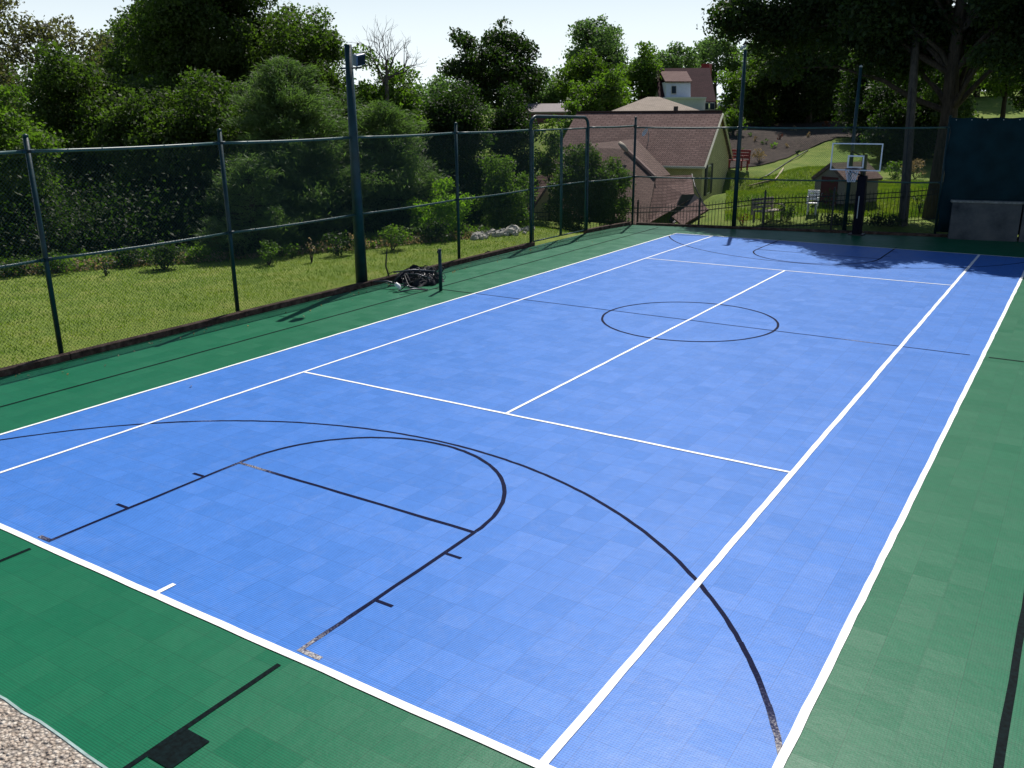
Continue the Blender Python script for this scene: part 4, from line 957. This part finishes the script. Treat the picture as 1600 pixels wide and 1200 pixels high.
# far wood closing the horizon
for k, (u0, u1, vt, vb, d, mm) in enumerate([(-160, 40, 60, 260, 72, 'dark'), (90, 300, 50, 260, 76, 'dark'), (480, 640, 135, 260, 85, 'far'), (640, 800, 128, 230, 100, 'far'), (1150, 1300, 40, 185, 112, 'far'), (1290, 1440, 30, 180, 112, 'dark'), (1420, 1560, 20, 160, 116, 'far'), (1550, 1700, 10, 150, 116, 'dark')]):
    tree_px('broadleaf_tree', ['background tree behind the left edge tree', 'background tree behind the gap left of the huge tree', 'background tree far behind the bare tree', 'background tree far behind the two dark hedge trees', 'background tree at the hilltop over the slim tall pole',
            'background tree at the hilltop over the backboard', 'background tree at the hilltop right of the utility pole', 'background tree at the top right corner'][k], u0, u1, vt, vb, d, LM[mm], 60, .22, 90, .34, HG, tr=.3, low=-1)
tree_px('broadleaf_tree', 'mid green tree filling between the bright tree and the white house', 895, 985, 108, 195, 70, LM['mid'], 60, .22, 110, .24, HG, tr=.25, low=-1)
tree_px('broadleaf_tree', 'dark tree rising behind the left shoulder of the huge tree', 150, 330, 20, 200, 42, LM['dark'], 80, .2, 110, .16, WG, tr=.25)
tree_px('broadleaf_tree', 'dark tree closing the wood between the huge tree and the pole top', 380, 560, 70, 300, 45, LM['dark'], 90, .2, 110, .17, WG, tr=.25, low=-1)
# hedge-like dark trees by the gate
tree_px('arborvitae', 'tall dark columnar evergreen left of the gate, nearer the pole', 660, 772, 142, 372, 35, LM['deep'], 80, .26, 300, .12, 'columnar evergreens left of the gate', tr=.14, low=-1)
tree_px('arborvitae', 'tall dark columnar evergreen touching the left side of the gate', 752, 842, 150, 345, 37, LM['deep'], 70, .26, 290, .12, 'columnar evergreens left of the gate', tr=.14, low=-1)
tree_px('broadleaf_shrub', 'green shrub with loose leaves at the right foot of the dark evergreens', 745, 830, 240, 365, 33, LM['mid'], 40, .24, 330, .09, None, tr=.06, low=-1, cat='shrub')
tree_px('broadleaf_shrub', 'lime green shrub glowing in front of the dark evergreens', 640, 746, 278, 372, 30.5, LM['lime'], 36, .24, 330, .09, None, tr=.05, low=-1, cat='shrub', limbs=14)
tree_px('broadleaf_shrub', 'big rounded bush behind the gate covering the house corner', 862, 972, 228, 362, 34.6, LM['dark'], 110, .20, 420, .10, None, tr=.06, low=-1, cat='shrub', limbs=24)
tree_px('broadleaf_shrub', 'pale leafed bush right of the gate bush in front of the fence corner', 930, 988, 256, 358, 34.9, LM['mid'], 34, .26, 300, .09, None, tr=.04, low=-1, cat='shrub')
tree_px('broadleaf_shrub', 'slender green saplings just inside the gate opening', 838, 880, 195, 290, 36, LM['bright'], 22, .3, 260, .10, None, tr=.04, low=-1, cat='shrub')
# big shade trees, far right
tb = P(1462, 335, 33.4); upb = P(1412, 335, 31.4)   # boughs are cut clear of the utility pole
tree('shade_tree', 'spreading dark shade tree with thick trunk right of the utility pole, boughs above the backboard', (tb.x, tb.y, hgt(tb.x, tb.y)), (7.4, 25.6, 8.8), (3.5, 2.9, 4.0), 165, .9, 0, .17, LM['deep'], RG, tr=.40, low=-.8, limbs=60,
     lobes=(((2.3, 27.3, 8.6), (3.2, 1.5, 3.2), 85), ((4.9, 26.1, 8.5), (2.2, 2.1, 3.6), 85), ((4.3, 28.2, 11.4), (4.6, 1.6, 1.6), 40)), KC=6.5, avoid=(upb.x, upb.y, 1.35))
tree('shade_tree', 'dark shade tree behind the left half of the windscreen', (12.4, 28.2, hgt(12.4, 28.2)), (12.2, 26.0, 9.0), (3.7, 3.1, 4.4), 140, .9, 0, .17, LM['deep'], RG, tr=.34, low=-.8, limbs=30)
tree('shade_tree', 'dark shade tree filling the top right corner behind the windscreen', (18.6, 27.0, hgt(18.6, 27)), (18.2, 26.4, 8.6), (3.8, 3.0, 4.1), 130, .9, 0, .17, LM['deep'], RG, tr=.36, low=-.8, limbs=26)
tree_px('broadleaf_tree', 'shadowed low tree between the backboard and the utility pole', 1350, 1500, 120, 268, 50, LM['deep'], 90, .22, 170, .18, RG, tr=.15, low=-1)
tree_px('broadleaf_tree', 'shadowed low tree left of the backboard above the mulch bank', 1178, 1330, 118, 200, 74, LM['deep'], 60, .22, 110, .26, RG, tr=.2, low=-1)
tree_px('broadleaf_tree', 'dark tree on the hill seen through the upper half of the backboard gap', 1325, 1490, 40, 268, 56, LM['deep'], 80, .22, 110, .2, RG, tr=.25, low=-1, limbs=24)
tree_px('broadleaf_tree', 'dark tree above the mulch bank left of the backboard pole', 1195, 1345, 30, 192, 68, LM['deep'], 80, .22, 110, .24, RG, tr=.25, low=-1)
tree_px('broadleaf_tree', 'dark tree above the left end of the mulch bank', 1150, 1235, 80, 205, 70, LM['dark'], 40, .22, 110, .24, RG, tr=.25, low=-1)
tree_px('broadleaf_tree', 'dark hilltop tree over the sunlit grass patch above the windscreen', 1470, 1600, 20, 152, 76, LM['deep'], 70, .22, 110, .24, RG, tr=.25, low=-1)
tree_px('broadleaf_tree', 'tree with bright leaf edges above the windscreen', 1500, 1660, 40, 140, 50, LM['mid'], 50, .22, 150, .2, RG, tr=.2, low=-1)
tree_px('broadleaf_tree', 'dark tree behind the top left corner of the windscreen', 1440, 1530, 50, 220, 47, LM['dark'], 50, .22, 150, .2, RG, tr=.2, low=-1)
tree_px('broadleaf_tree', 'dark tree at the right edge of the sunlit grass above the windscreen', 1588, 1680, 80, 230, 52, LM['deep'], 40, .22, 150, .2, RG, tr=.2, low=-1)

# pines: whorled boughs with long soft needles
def pine(label, base, H_, R_, nb, per, ls, m, group):
    root = empty('pine_tree', base, label, 'tree', group); q = MB(); b_ = Vector(base)
    q.tube([b_-Vector((0, 0, .1)), b_+Vector((.05, 0, H_*.5)), b_+Vector((0, 0, H_))], [.18, .10, .015], 8)
    cen, al = [], []
    for i in range(nb):
        t_ = (i+.5)/nb; z = H_*(.03+.95*t_); a = i*2.399+random.uniform(-.6, .6); L_ = R_*(1-t_)**.45*random.uniform(.35, 1.25)+.15
        d = Vector((math.cos(a), math.sin(a), 0)); s_ = b_+Vector((0, 0, z)); e_ = s_+d*L_+Vector((0, 0, L_*random.uniform(-.10, .38)))
        q.tube([s_, s_.lerp(e_, .5)-Vector((0, 0, L_*.06)), e_], [.03*(1-t_)+.012, .018, .005], 5, False)
        if random.random() < .18: continue
        k = max(3, int(L_/.16))
        for j in range(k):
            f = (j+1)/k; p_ = s_.lerp(e_, .25+.75*f)-Vector((0, 0, .06*L_*math.sin(math.pi*f)))
            sp_ = .34*L_*(1-f*.6); side = Vector((-d.y, d.x, 0))
            for _ in range(4):
                pp = p_+side*random.gauss(0, sp_*.6)+Vector((0, 0, random.gauss(0, .09)))
                kk = per; ctr = np.array(pp)+rng.normal(size=(kk, 3))*np.array([.13, .13, .07]); cen.append(ctr)
                dirv = np.array(d)+np.array([0, 0, .45]); al.append(np.tile(dirv, (kk, 1))+rng.normal(size=(kk, 3))*.5)
    cen = np.concatenate(cen); al = np.concatenate(al)
    leaves_obj('crown', cen, ls*rng.uniform(.7, 1.3, len(cen)), m, root, asp=6.5, along=al)
    q.build('trunk', MAT['bark'], root, smooth=True); return root
def pine_px(label, uc, vt, vb, half, d, group='soft needled pines beyond the lawn', nb=90, per=10):
    a = P(uc, vb, d); gz = hgt(a.x, a.y); top = P(uc, vt, d).z
    return pine(label, (a.x, a.y, gz), top-gz, half/FPX*d, nb, per, .030, LM['pine'], group)
pine_px('big soft needled pine behind the left side of the thick pole', 465, 100, 395, 118, 30, nb=190, per=14)
pine_px('soft needled pine to the right of the thick pole', 608, 165, 380, 105, 32, nb=140, per=12)
pine_px('loose soft needled pine crowding the left side of the biggest pine', 400, 135, 395, 85, 33, nb=120, per=12)
pine_px('soft needled pine between the thick pole and the third fence post, further back', 540, 150, 380, 95, 34, nb=130, per=12)
pine_px('smaller pine low between the two posts left of the thick pole', 400, 250, 395, 62, 27, nb=80, per=11)

# bare dead tree
bt = P(604, 260, 46); root = empty('bare_tree', (bt.x, bt.y, hgt(bt.x, bt.y)), 'leafless dead tree with thin twigs against the sky right of the thick pole', 'tree')
q = MB()
def twig(a, d, L_, r, lvl):
    k = 4; pts = [Vector(a)]; dd = Vector(d)
    for i in range(k):
        dd = (dd+Vector((random.gauss(0, .13), random.gauss(0, .13), random.gauss(.02, .10)))).normalized(); pts.append(pts[-1]+dd*L_/k)
    q.tube(pts, [r*(1-.6*i/k) for i in range(k+1)], 5 if lvl > 1 else 7, False)
    if lvl < 5:
        for j in range(3 if lvl < 3 else 3):
            i = random.choice([2, 3, 4]); s = Vector((random.gauss(0, 1), random.gauss(0, 1), random.gauss(.25, .6))).normalized()
            twig(pts[i], (dd*1.0+s*.85).normalized(), L_*random.uniform(.55, .78), r*.48, lvl+1)
b0 = Vector((bt.x, bt.y, hgt(bt.x, bt.y))); fork = P(603, 118, 46)
q.tube([b0, b0.lerp(fork, .6)+Vector((.1, 0, 0)), fork], [.17, .13, .10], 8, False)
for tgt, L_ in (((570, 45), 2.0), ((600, 30), 2.2), ((630, 60), 1.9), ((655, 92), 2.0), ((640, 108), 1.6), ((582, 80), 1.4), ((612, 45), 2.0)):
    e = P(tgt[0], tgt[1], 46+random.uniform(-1.5, 1.5)); twig(fork-Vector((0, 0, random.uniform(0, .8))), (e-fork).normalized(), (e-fork).length*.62, .06, 2)
q.build('trunk', MAT['palebark'], root)

# lawn-edge shrubs and small plants
def shrub(label, u, vb, hpx, wpx, m, per=900, ls=.05, n=16, name='shrub', group=None, fl=None, asp=1.6):
    g_ = T(u, vb+(7 if u < 760 else 0)); d = (g_-CAM).dot(AF); h_ = hpx/FPX*d; w_ = wpx/FPX*d
    root = empty(name, g_, label, 'shrub' if name != 'plant' else 'plant', group)
    cen = crown_centers((g_.x, g_.y, g_.z+h_*.5), (w_*.36, w_*.36, h_*.38), n, .3, -1); pts = clump_pts(cen, np.full(n, max(.06, w_*.17)), per)
    pts = pts[pts[:, 2] > g_.z-.02]
    leaves_obj('foliage', pts, ls*rng.uniform(.6, 1.4, len(pts)), m, root, asp=asp)
    q = MB()
    for i in range(min(6, n)): q.tube([g_-Vector((0, 0, .05)), Vector(cen[i])], [.018, .005], 4, False)
    q.build('stem', MAT['bark'], root); return root
SG = 'shrubs along the back edge of the left lawn'
shrub('round dark green shrub on the lawn edge between the two left fence posts', 258, 414, 42, 68, LM['deep'], 1100, .05, 26, group=SG)
shrub('bushy green shrub on the lawn edge left of the thick pole', 420, 407, 46, 44, LM['mid'], 1100, .05, 20, group=SG)
shrub('small thin dark shrub left of the round one', 165, 424, 30, 18, LM['deep'], 1000, .05, 9, group=SG)
shrub('rust red leafed shrub just left of the second fence post', 338, 392, 34, 34, LM['rust'], 900, .05, 12, group=SG)
shrub('upright brownish shrub near the thick pole', 487, 403, 44, 20, LM['tanleaf'], 700, .04, 12, group=SG)
shrub('low green shrub right of the bushy one', 455, 396, 26, 40, LM['mid'], 900, .05, 14, group=SG)
for i, (u, vb, hp, wp, mm) in enumerate([(20, 425, 30, 60, 'deep'), (90, 420, 34, 70, 'mid'), (205, 410, 30, 60, 'deep'), (310, 402, 30, 50, 'mid'), (375, 398, 34, 50, 'deep'), (530, 392, 40, 60, 'deep'), (612, 384, 44, 64, 'mid'), (680, 372, 36, 54, 'deep'), (560, 386, 30, 40, 'tanleaf')]):
    shrub(['low dark undergrowth bush at the left edge', 'low green undergrowth bush behind the first fence post', 'low dark undergrowth bush right of the thin shrub', 'low green undergrowth bush left of the rust red shrub', 'low dark undergrowth bush behind the second post', 'dark undergrowth bush left of the thick pole base',
           'green undergrowth bush right of the thick pole', 'dark undergrowth bush at the foot of the lime shrub', 'tan seed headed bush right of the thick pole'][i], u, vb, hp, wp, LM[mm], 700, .06, 18, group='undergrowth bushes along the wood edge')
# mulch bank plants
for i, (u, v, h_, w_, mm) in enumerate([(1187, 255, 26, 34, 'tanleaf'), (1208, 232, 12, 16, 'lime'), (1196, 226, 10, 16, 'mid'), (1218, 219, 10, 10, 'rust'), (1230, 232, 9, 10, 'tanleaf'), (1180, 222, 12, 12, 'tanleaf'), (1262, 216, 10, 10, 'tanleaf'), (1172, 214, 9, 10, 'mid'), (1246, 242, 8, 6, 'deep'), (1290, 200, 12, 16, 'rust'), (1155, 240, 12, 16, 'mid'), (1240, 206, 10, 12, 'tanleaf')]):
    shrub(['large pale ornamental grass clump on the mulch bank beside the red bench', 'lime green plant in the middle of the mulch bank', 'green plant left of the lime one on the mulch', 'reddish plant high on the mulch bank', 'small tan plant low on the mulch bank', 'tan plant on the left of the mulch bank', 'tan plant near the right end of the mulch bank', 'green plant on the upper left of the mulch bank', 'tiny dark plant at the lower edge of the mulch', 'reddish brown plant at the top right of the mulch bank', 'green plant behind the red bench', 'tan plant at the top of the mulch bank'][i], u, v, h_, w_, LM[mm], 500, .06, 8, name='plant', group='young plants on the mulch bank', asp=3)
shrub('dark green bush behind the iron fence left of the garden shed', 1228, 346, 32, 38, LM['dark'], 900, .05, 18, group=None)
shrub('tall dark evergreen shrub in front of the garden shed wall', 1294, 345, 68, 26, LM['deep'], 900, .05, 22)
shrub('dark leafy shrub behind the iron fence near the windscreen', 1437, 334, 32, 34, LM['deep'], 800, .05, 14)
shrub('straw coloured bush right of the backboard above the grass', 1430, 280, 40, 46, LM['tanleaf'], 500, .06, 16)
shrub('loose green bush between the goal and the utility pole', 1395, 280, 36, 44, LM['mid'], 500, .07, 14)
shrub('low mixed plants behind the iron fence left of the white chair', 1195, 350, 20, 30, LM['tanleaf'], 700, .04, 12)
shrub('low plants behind the iron fence by the slim tall pole', 1160, 352, 18, 26, LM['rust'], 500, .04, 9)
shrub('low hedge tuft under the garden shed', 1310, 350, 14, 60, LM['deep'], 900, .045, 16)
shrub('low dark hedge tuft behind the goal pole', 1385, 352, 16, 70, LM['deep'], 900, .045, 18)

# ground cover strip at the wood edge, and grass
def cover(name, label, pts, m, ls, kind='stuff', asp=2.0, up=.6):
    return tag(leaves_obj(name, pts, ls*rng.uniform(.6, 1.5, len(pts)), m, None, asp=asp, up=up), label, name.replace('_', ' '), kind=kind)
def strip(ulist, vlist, n, wid, hz):
    base_ = [T(u, v) for u, v in zip(ulist, vlist)]; out = []
    for _ in range(n):
        k = random.random()*(len(base_)-1); i = min(int(k), len(base_)-2); p_ = base_[i].lerp(base_[i+1], k-i)
        x, y = p_.x+random.uniform(-wid, wid), p_.y+random.uniform(-wid, wid); out.append((x, y, hgt(x, y)+.02+abs(random.gauss(0, hz))))
    return np.array(out)
us = [-40, 60, 200, 330, 450, 560, 660, 730]; vs_ = [424, 417, 406, 398, 388, 380, 370, 362]
cover('ground_cover', 'low leafy ground cover along the edge of the wood', strip(us, [v+3 for v in vs_], 26000, .9, .11), LM['mid'], .06)
cover('ground_cover', 'pale flowering ground cover along the edge of the wood', strip(us, [v+7 for v in vs_], 11000, .55, .09), LM['tanleaf'], .05)
cover('dark_undergrowth', 'mass of dark undergrowth filling the wood behind the lawn', strip(us, [v-19 for v in vs_], 60000, 1.8, .8), LM['deep'], .065)
# grass blades on the left lawn and on the hill
def grass(name, label, pts, h0, m, wd=.012):
    N = len(pts); a = rng.uniform(0, 6.28, N); hh_ = h0*rng.uniform(.5, 1.3, N); lean = rng.normal(size=(N, 2))*.35
    v = np.empty((N, 3, 3)); dx = np.cos(a)*wd; dy = np.sin(a)*wd
    v[:, 0] = pts-np.stack([dx, dy, np.zeros(N)], 1); v[:, 1] = pts+np.stack([dx, dy, np.zeros(N)], 1); v[:, 2] = pts+np.stack([lean[:, 0]*hh_, lean[:, 1]*hh_, hh_], 1)
    me = bpy.data.meshes.new(name); me.vertices.add(3*N); me.loops.add(3*N); me.polygons.add(N)
    me.vertices.foreach_set('co', v.reshape(-1)); me.loops.foreach_set('vertex_index', np.arange(3*N, dtype=np.int32))
    me.polygons.foreach_set('loop_start', np.arange(0, 3*N, 3, dtype=np.int32)); me.polygons.foreach_set('loop_total', np.full(N, 3, dtype=np.int32)); me.update(); me.materials.append(m)
    o = bpy.data.objects.new(name, me); C.objects.link(o); return tag(o, label, 'grass', kind='stuff')
def scatter(n, fn):
    out = []
    while len(out) < n:
        x, y = fn(); out.append((x, y, hgt(x, y)))
    return np.array(out)
gl = scatter(90000, lambda: (-3.15-17*random.random()**1.15, random.uniform(-6, 21)))
tuft = scatter(2600, lambda: (-3.06-abs(random.gauss(0, .06)), random.uniform(-6, 14.3)))
grass('edge_grass', 'longer untrimmed grass along the timber curb', tuft, .13, MAT['blade'], .008)
lit = np.array([(x, y, random.uniform(.012, .022)) for x, y in [(-2.7+abs(random.gauss(0, .35)), random.uniform(-6, 20)) for _ in range(150)]+[(random.uniform(-2.5, 13), random.uniform(-8.5, 20.5)) for _ in range(3)]])
tag(leaves_obj('leaf_litter', lit, np.random.default_rng(3).uniform(.02, .045, len(lit)), LM['tanleaf'], None, up=4), 'scattered small dry leaves on the court', 'leaf litter', kind='stuff')
grass('lawn_grass', 'short mown grass of the left lawn', gl, .055, MAT['blade'], .010)
hl = []
A_, B_, C_, D_ = T(1133, 345), T(1465, 340), T(1465, 285), T(1135, 268)
for _ in range(60000):
    s_, t_ = random.random(), random.random(); p_ = A_.lerp(B_, s_).lerp(D_.lerp(C_, s_), t_); hl.append((p_.x, p_.y, hgt(p_.x, p_.y)))
grass('hill_grass', 'grass of the slope behind the iron fence', np.array(hl), .09, MAT['blade'], .018)

# ------------------------------------------------------------------ stones and small things
def rock(label, u, v, s, m=MAT['stone'], group='field stones at the lawn edge left of the gate', name='stone', sq=.7):
    g_ = T(u, v); n1, n2 = 9, 6; q = MB(); ph = [random.uniform(0, 6) for _ in range(4)]; vs = []
    for j in range(n2+1):
        e = -math.pi/2+math.pi*j/n2
        for i in range(n1):
            a = 2*math.pi*i/n1; k = 1+.22*math.sin(2*a+ph[0])+.18*math.sin(3*a+ph[1]+e*2)+random.uniform(-.07, .07)
            q.v.append((s*math.cos(a)*math.cos(e)*k, s*.75*math.sin(a)*math.cos(e)*k, s*sq*math.sin(e)*k))
    for j in range(n2):
        for i in range(n1): q.f.append((j*n1+i, j*n1+(i+1) % n1, (j+1)*n1+(i+1) % n1, (j+1)*n1+i))
    o = q.build(name, m); o.location = (g_.x, g_.y, g_.z+s*.28); o.rotation_euler = (random.uniform(-.2, .2), 0, random.uniform(0, 6)); return tag(o, label, 'stone', group)
for i in range(26):
    u = 742+i*3.6+random.uniform(-2, 2); v = 373-i*.45+random.uniform(-5, 3)
    if i == 14: rock('largest pale boulder in the stone row left of the gate', 800, 366, .34, sq=.6)
    rock('pale field stone in the loose stone row at the lawn edge left of the gate', u, v, random.uniform(.09, .20))
rock('white stone at the court corner left of the corner post', 974, 354, .15, MAT['stone'], None)
rock('orange red stone right of the corner post', 1001, 349, .13, MAT['orange'], None, sq=.9)
rock('dark round stone beside the orange red one', 1011, 350, .10, MAT['iron'], None, sq=.9)
rock('pale stone just left of the orange red one', 990, 349, .11, MAT['stone'], None)
rock('dark stone on the curb behind the net post', 763, 398, .12, MAT['litter'], None, sq=.6)

def car(label, u, v, d, m, rz):
    a = P(u, v, d); z = hgt(a.x, a.y)+.08; root = empty('parked_car', (a.x, a.y, z), label, 'car', 'cars parked on the hill road', rz)
    def part(mb_, nm, m_, par=root):
        o = mb_.build(nm, m_, None); o.parent = par
        return o
    prof = [(-2.2, .3), (-2.25, .75), (-1.9, .9), (-1.5, .95), (-1.0, 1.42), (.5, 1.48), (1.15, .98), (2.0, .85), (2.2, .6), (2.2, .3)]
    q = MB(); k = len(prof); q.add([(x, -.85, z_) for x, z_ in prof]+[(x, .85, z_) for x, z_ in prof], [tuple(range(k))[::-1], tuple(range(k, 2*k))]+[(i, (i+1) % k, (i+1) % k+k, i+k) for i in range(k)])
    bevel(part(q, 'body', m), .06, 2)
    wp = [(-1.32, .98), (-.95, 1.36), (.42, 1.42), (.98, .99)]
    for s_ in (-1, 1):
        q = MB(); q.add([(x, s_*.856, z_) for x, z_ in wp]+[(x, s_*.872, z_) for x, z_ in wp], [(0, 1, 2, 3), (7, 6, 5, 4), (0, 4, 5, 1), (1, 5, 6, 2), (2, 6, 7, 3), (3, 7, 4, 0)]); part(q, 'window', MAT['glass'])
        for x in (-1.4, 1.35):
            q = MB(); q.tube([(x, s_*.72, .32), (x, s_*.90, .32)], .32, 16); wh_ = part(q, 'wheel', MAT['tyre'])
            q = MB(); q.tube([(x, s_*.88, .32), (x, s_*.915, .32)], .19, 12); part(q, 'rim', MAT['alum'], wh_)
    q = MB(); q.add([(1.12, -.7, 1.0), (1.12, .7, 1.0), (.56, .62, 1.44), (.56, -.62, 1.44)], [(0, 1, 2, 3)]); o = part(q, 'windscreen', MAT['glass']); s = o.modifiers.new('t', 'SOLIDIFY'); s.thickness = .03; s.offset = 1
    return root
car('white car parked on the hill road just right of the slim tall pole', 1160, 172, 80, MAT['carwhite'], .4)
car('white car parked on the hill road above the backboard', 1340, 168, 78, MAT['carwhite'], .5)
car('dark car parked in shade above the mulch bank', 1181, 200, 76, MAT['cardark'], .35)
def bench(label, u, v, w_, m, rz, h=.9, name='garden_bench', cat='bench'):
    g_ = T(u, v); root = empty(name, (g_.x, g_.y, g_.z-.03), label, cat, None, rz)
    def part(mb_, nm): o = mb_.build(nm, m, None); o.parent = root; return bevel(o, .01)
    q = MB()
    for k in range(4): q.box((0, -.22+.14*k, .45), (w_, .12, .04))
    part(q, 'seat')
    q = MB()
    for k in range(3): q.box((0, .30+.02*k, .58+.14*k), (w_, .035, .11))
    for x in (-w_/2+.05, w_/2-.05): q.box((x, .325, .6), (.06, .05, .62))
    part(q, 'backrest')
    for x in (-w_/2+.08, w_/2-.08):
        for y in (-.2, .24): part(MB().box((x, y, .215), (.07, .07, .43)), 'leg')
    for x in (-w_/2+.03, w_/2-.03): part(MB().box((x, .0, .66), (.06, .5, .04)).box((x, -.2, .55), (.05, .05, .2)), 'armrest')
    return root
b_ = bench('red painted bench at the foot of the mulch bank right of the yellow house', 1148, 265, 1.25, MAT['redwood'], -.35); b_.scale = (1.15, 1.15, 1.2)
bench('white garden chair behind the iron fence beside the garden shed', 1268, 334, .45, MAT['whiteplastic'], .2, name='garden_chair', cat='chair')
bench('pale timber garden bench behind the iron fence left of the dark bush', 1200, 346, 1.3, MAT['wood'], 1.2)
# low rail frame
# crooked branch on the slope
pp = [T(1170, 292), T(1195, 286), T(1212, 283), T(1220, 271), T(1224, 264)]
q = MB(); q.tube([p_+Vector((0, 0, .06)) for p_ in pp], [.03, .06, .07, .06, .03], 6); tag(q.build('fallen_branch', MAT['branch'], smooth=True), 'crooked pale branch lying on the grass slope beyond the iron fence', 'branch')
pp = [T(1185, 282), T(1200, 275), T(1235, 252), T(1262, 236)]
q = MB(); q.tube([p_+Vector((0, 0, .05)) for p_ in pp], .035, 6); tag(q.build('garden_hose', MAT['iron'], smooth=True), 'thin dark hose running up the grass slope to the mulch bank', 'hose')
# utility pole and pale thin pole, big trunk
a, b = P(1412, 335, 31.4), P(1440, -60, 31.6); gz = hgt(a.x, a.y)
up_ = empty('utility_pole', (a.x, a.y, gz), 'tall weathered wooden utility pole leaning right of the basketball goal', 'utility pole')
MB().tube([Vector((a.x, a.y, gz-.2)), a, b], [.18, .165, .13], 14).build('pole', MAT['woodpole'], up_, smooth=True)
q = MB(); q.tube([a.lerp(b, .06)+Vector((.0, -.21, 0)), a.lerp(b, .5)+Vector((.0, -.2, 0))], .02, 6); q.build('conduit', MAT['iron'], up_)
a, b = P(1486, 250, 44), P(1492, 120, 44); 
MBp = MB().tube([Vector((a.x, a.y, hgt(a.x, a.y))), b], .06, 8); tag(MBp.build('flag_pole', MAT['alum'], smooth=True), 'thin pale pole rising behind the top left corner of the windscreen', 'pole')
# right net post, seen from a step aside
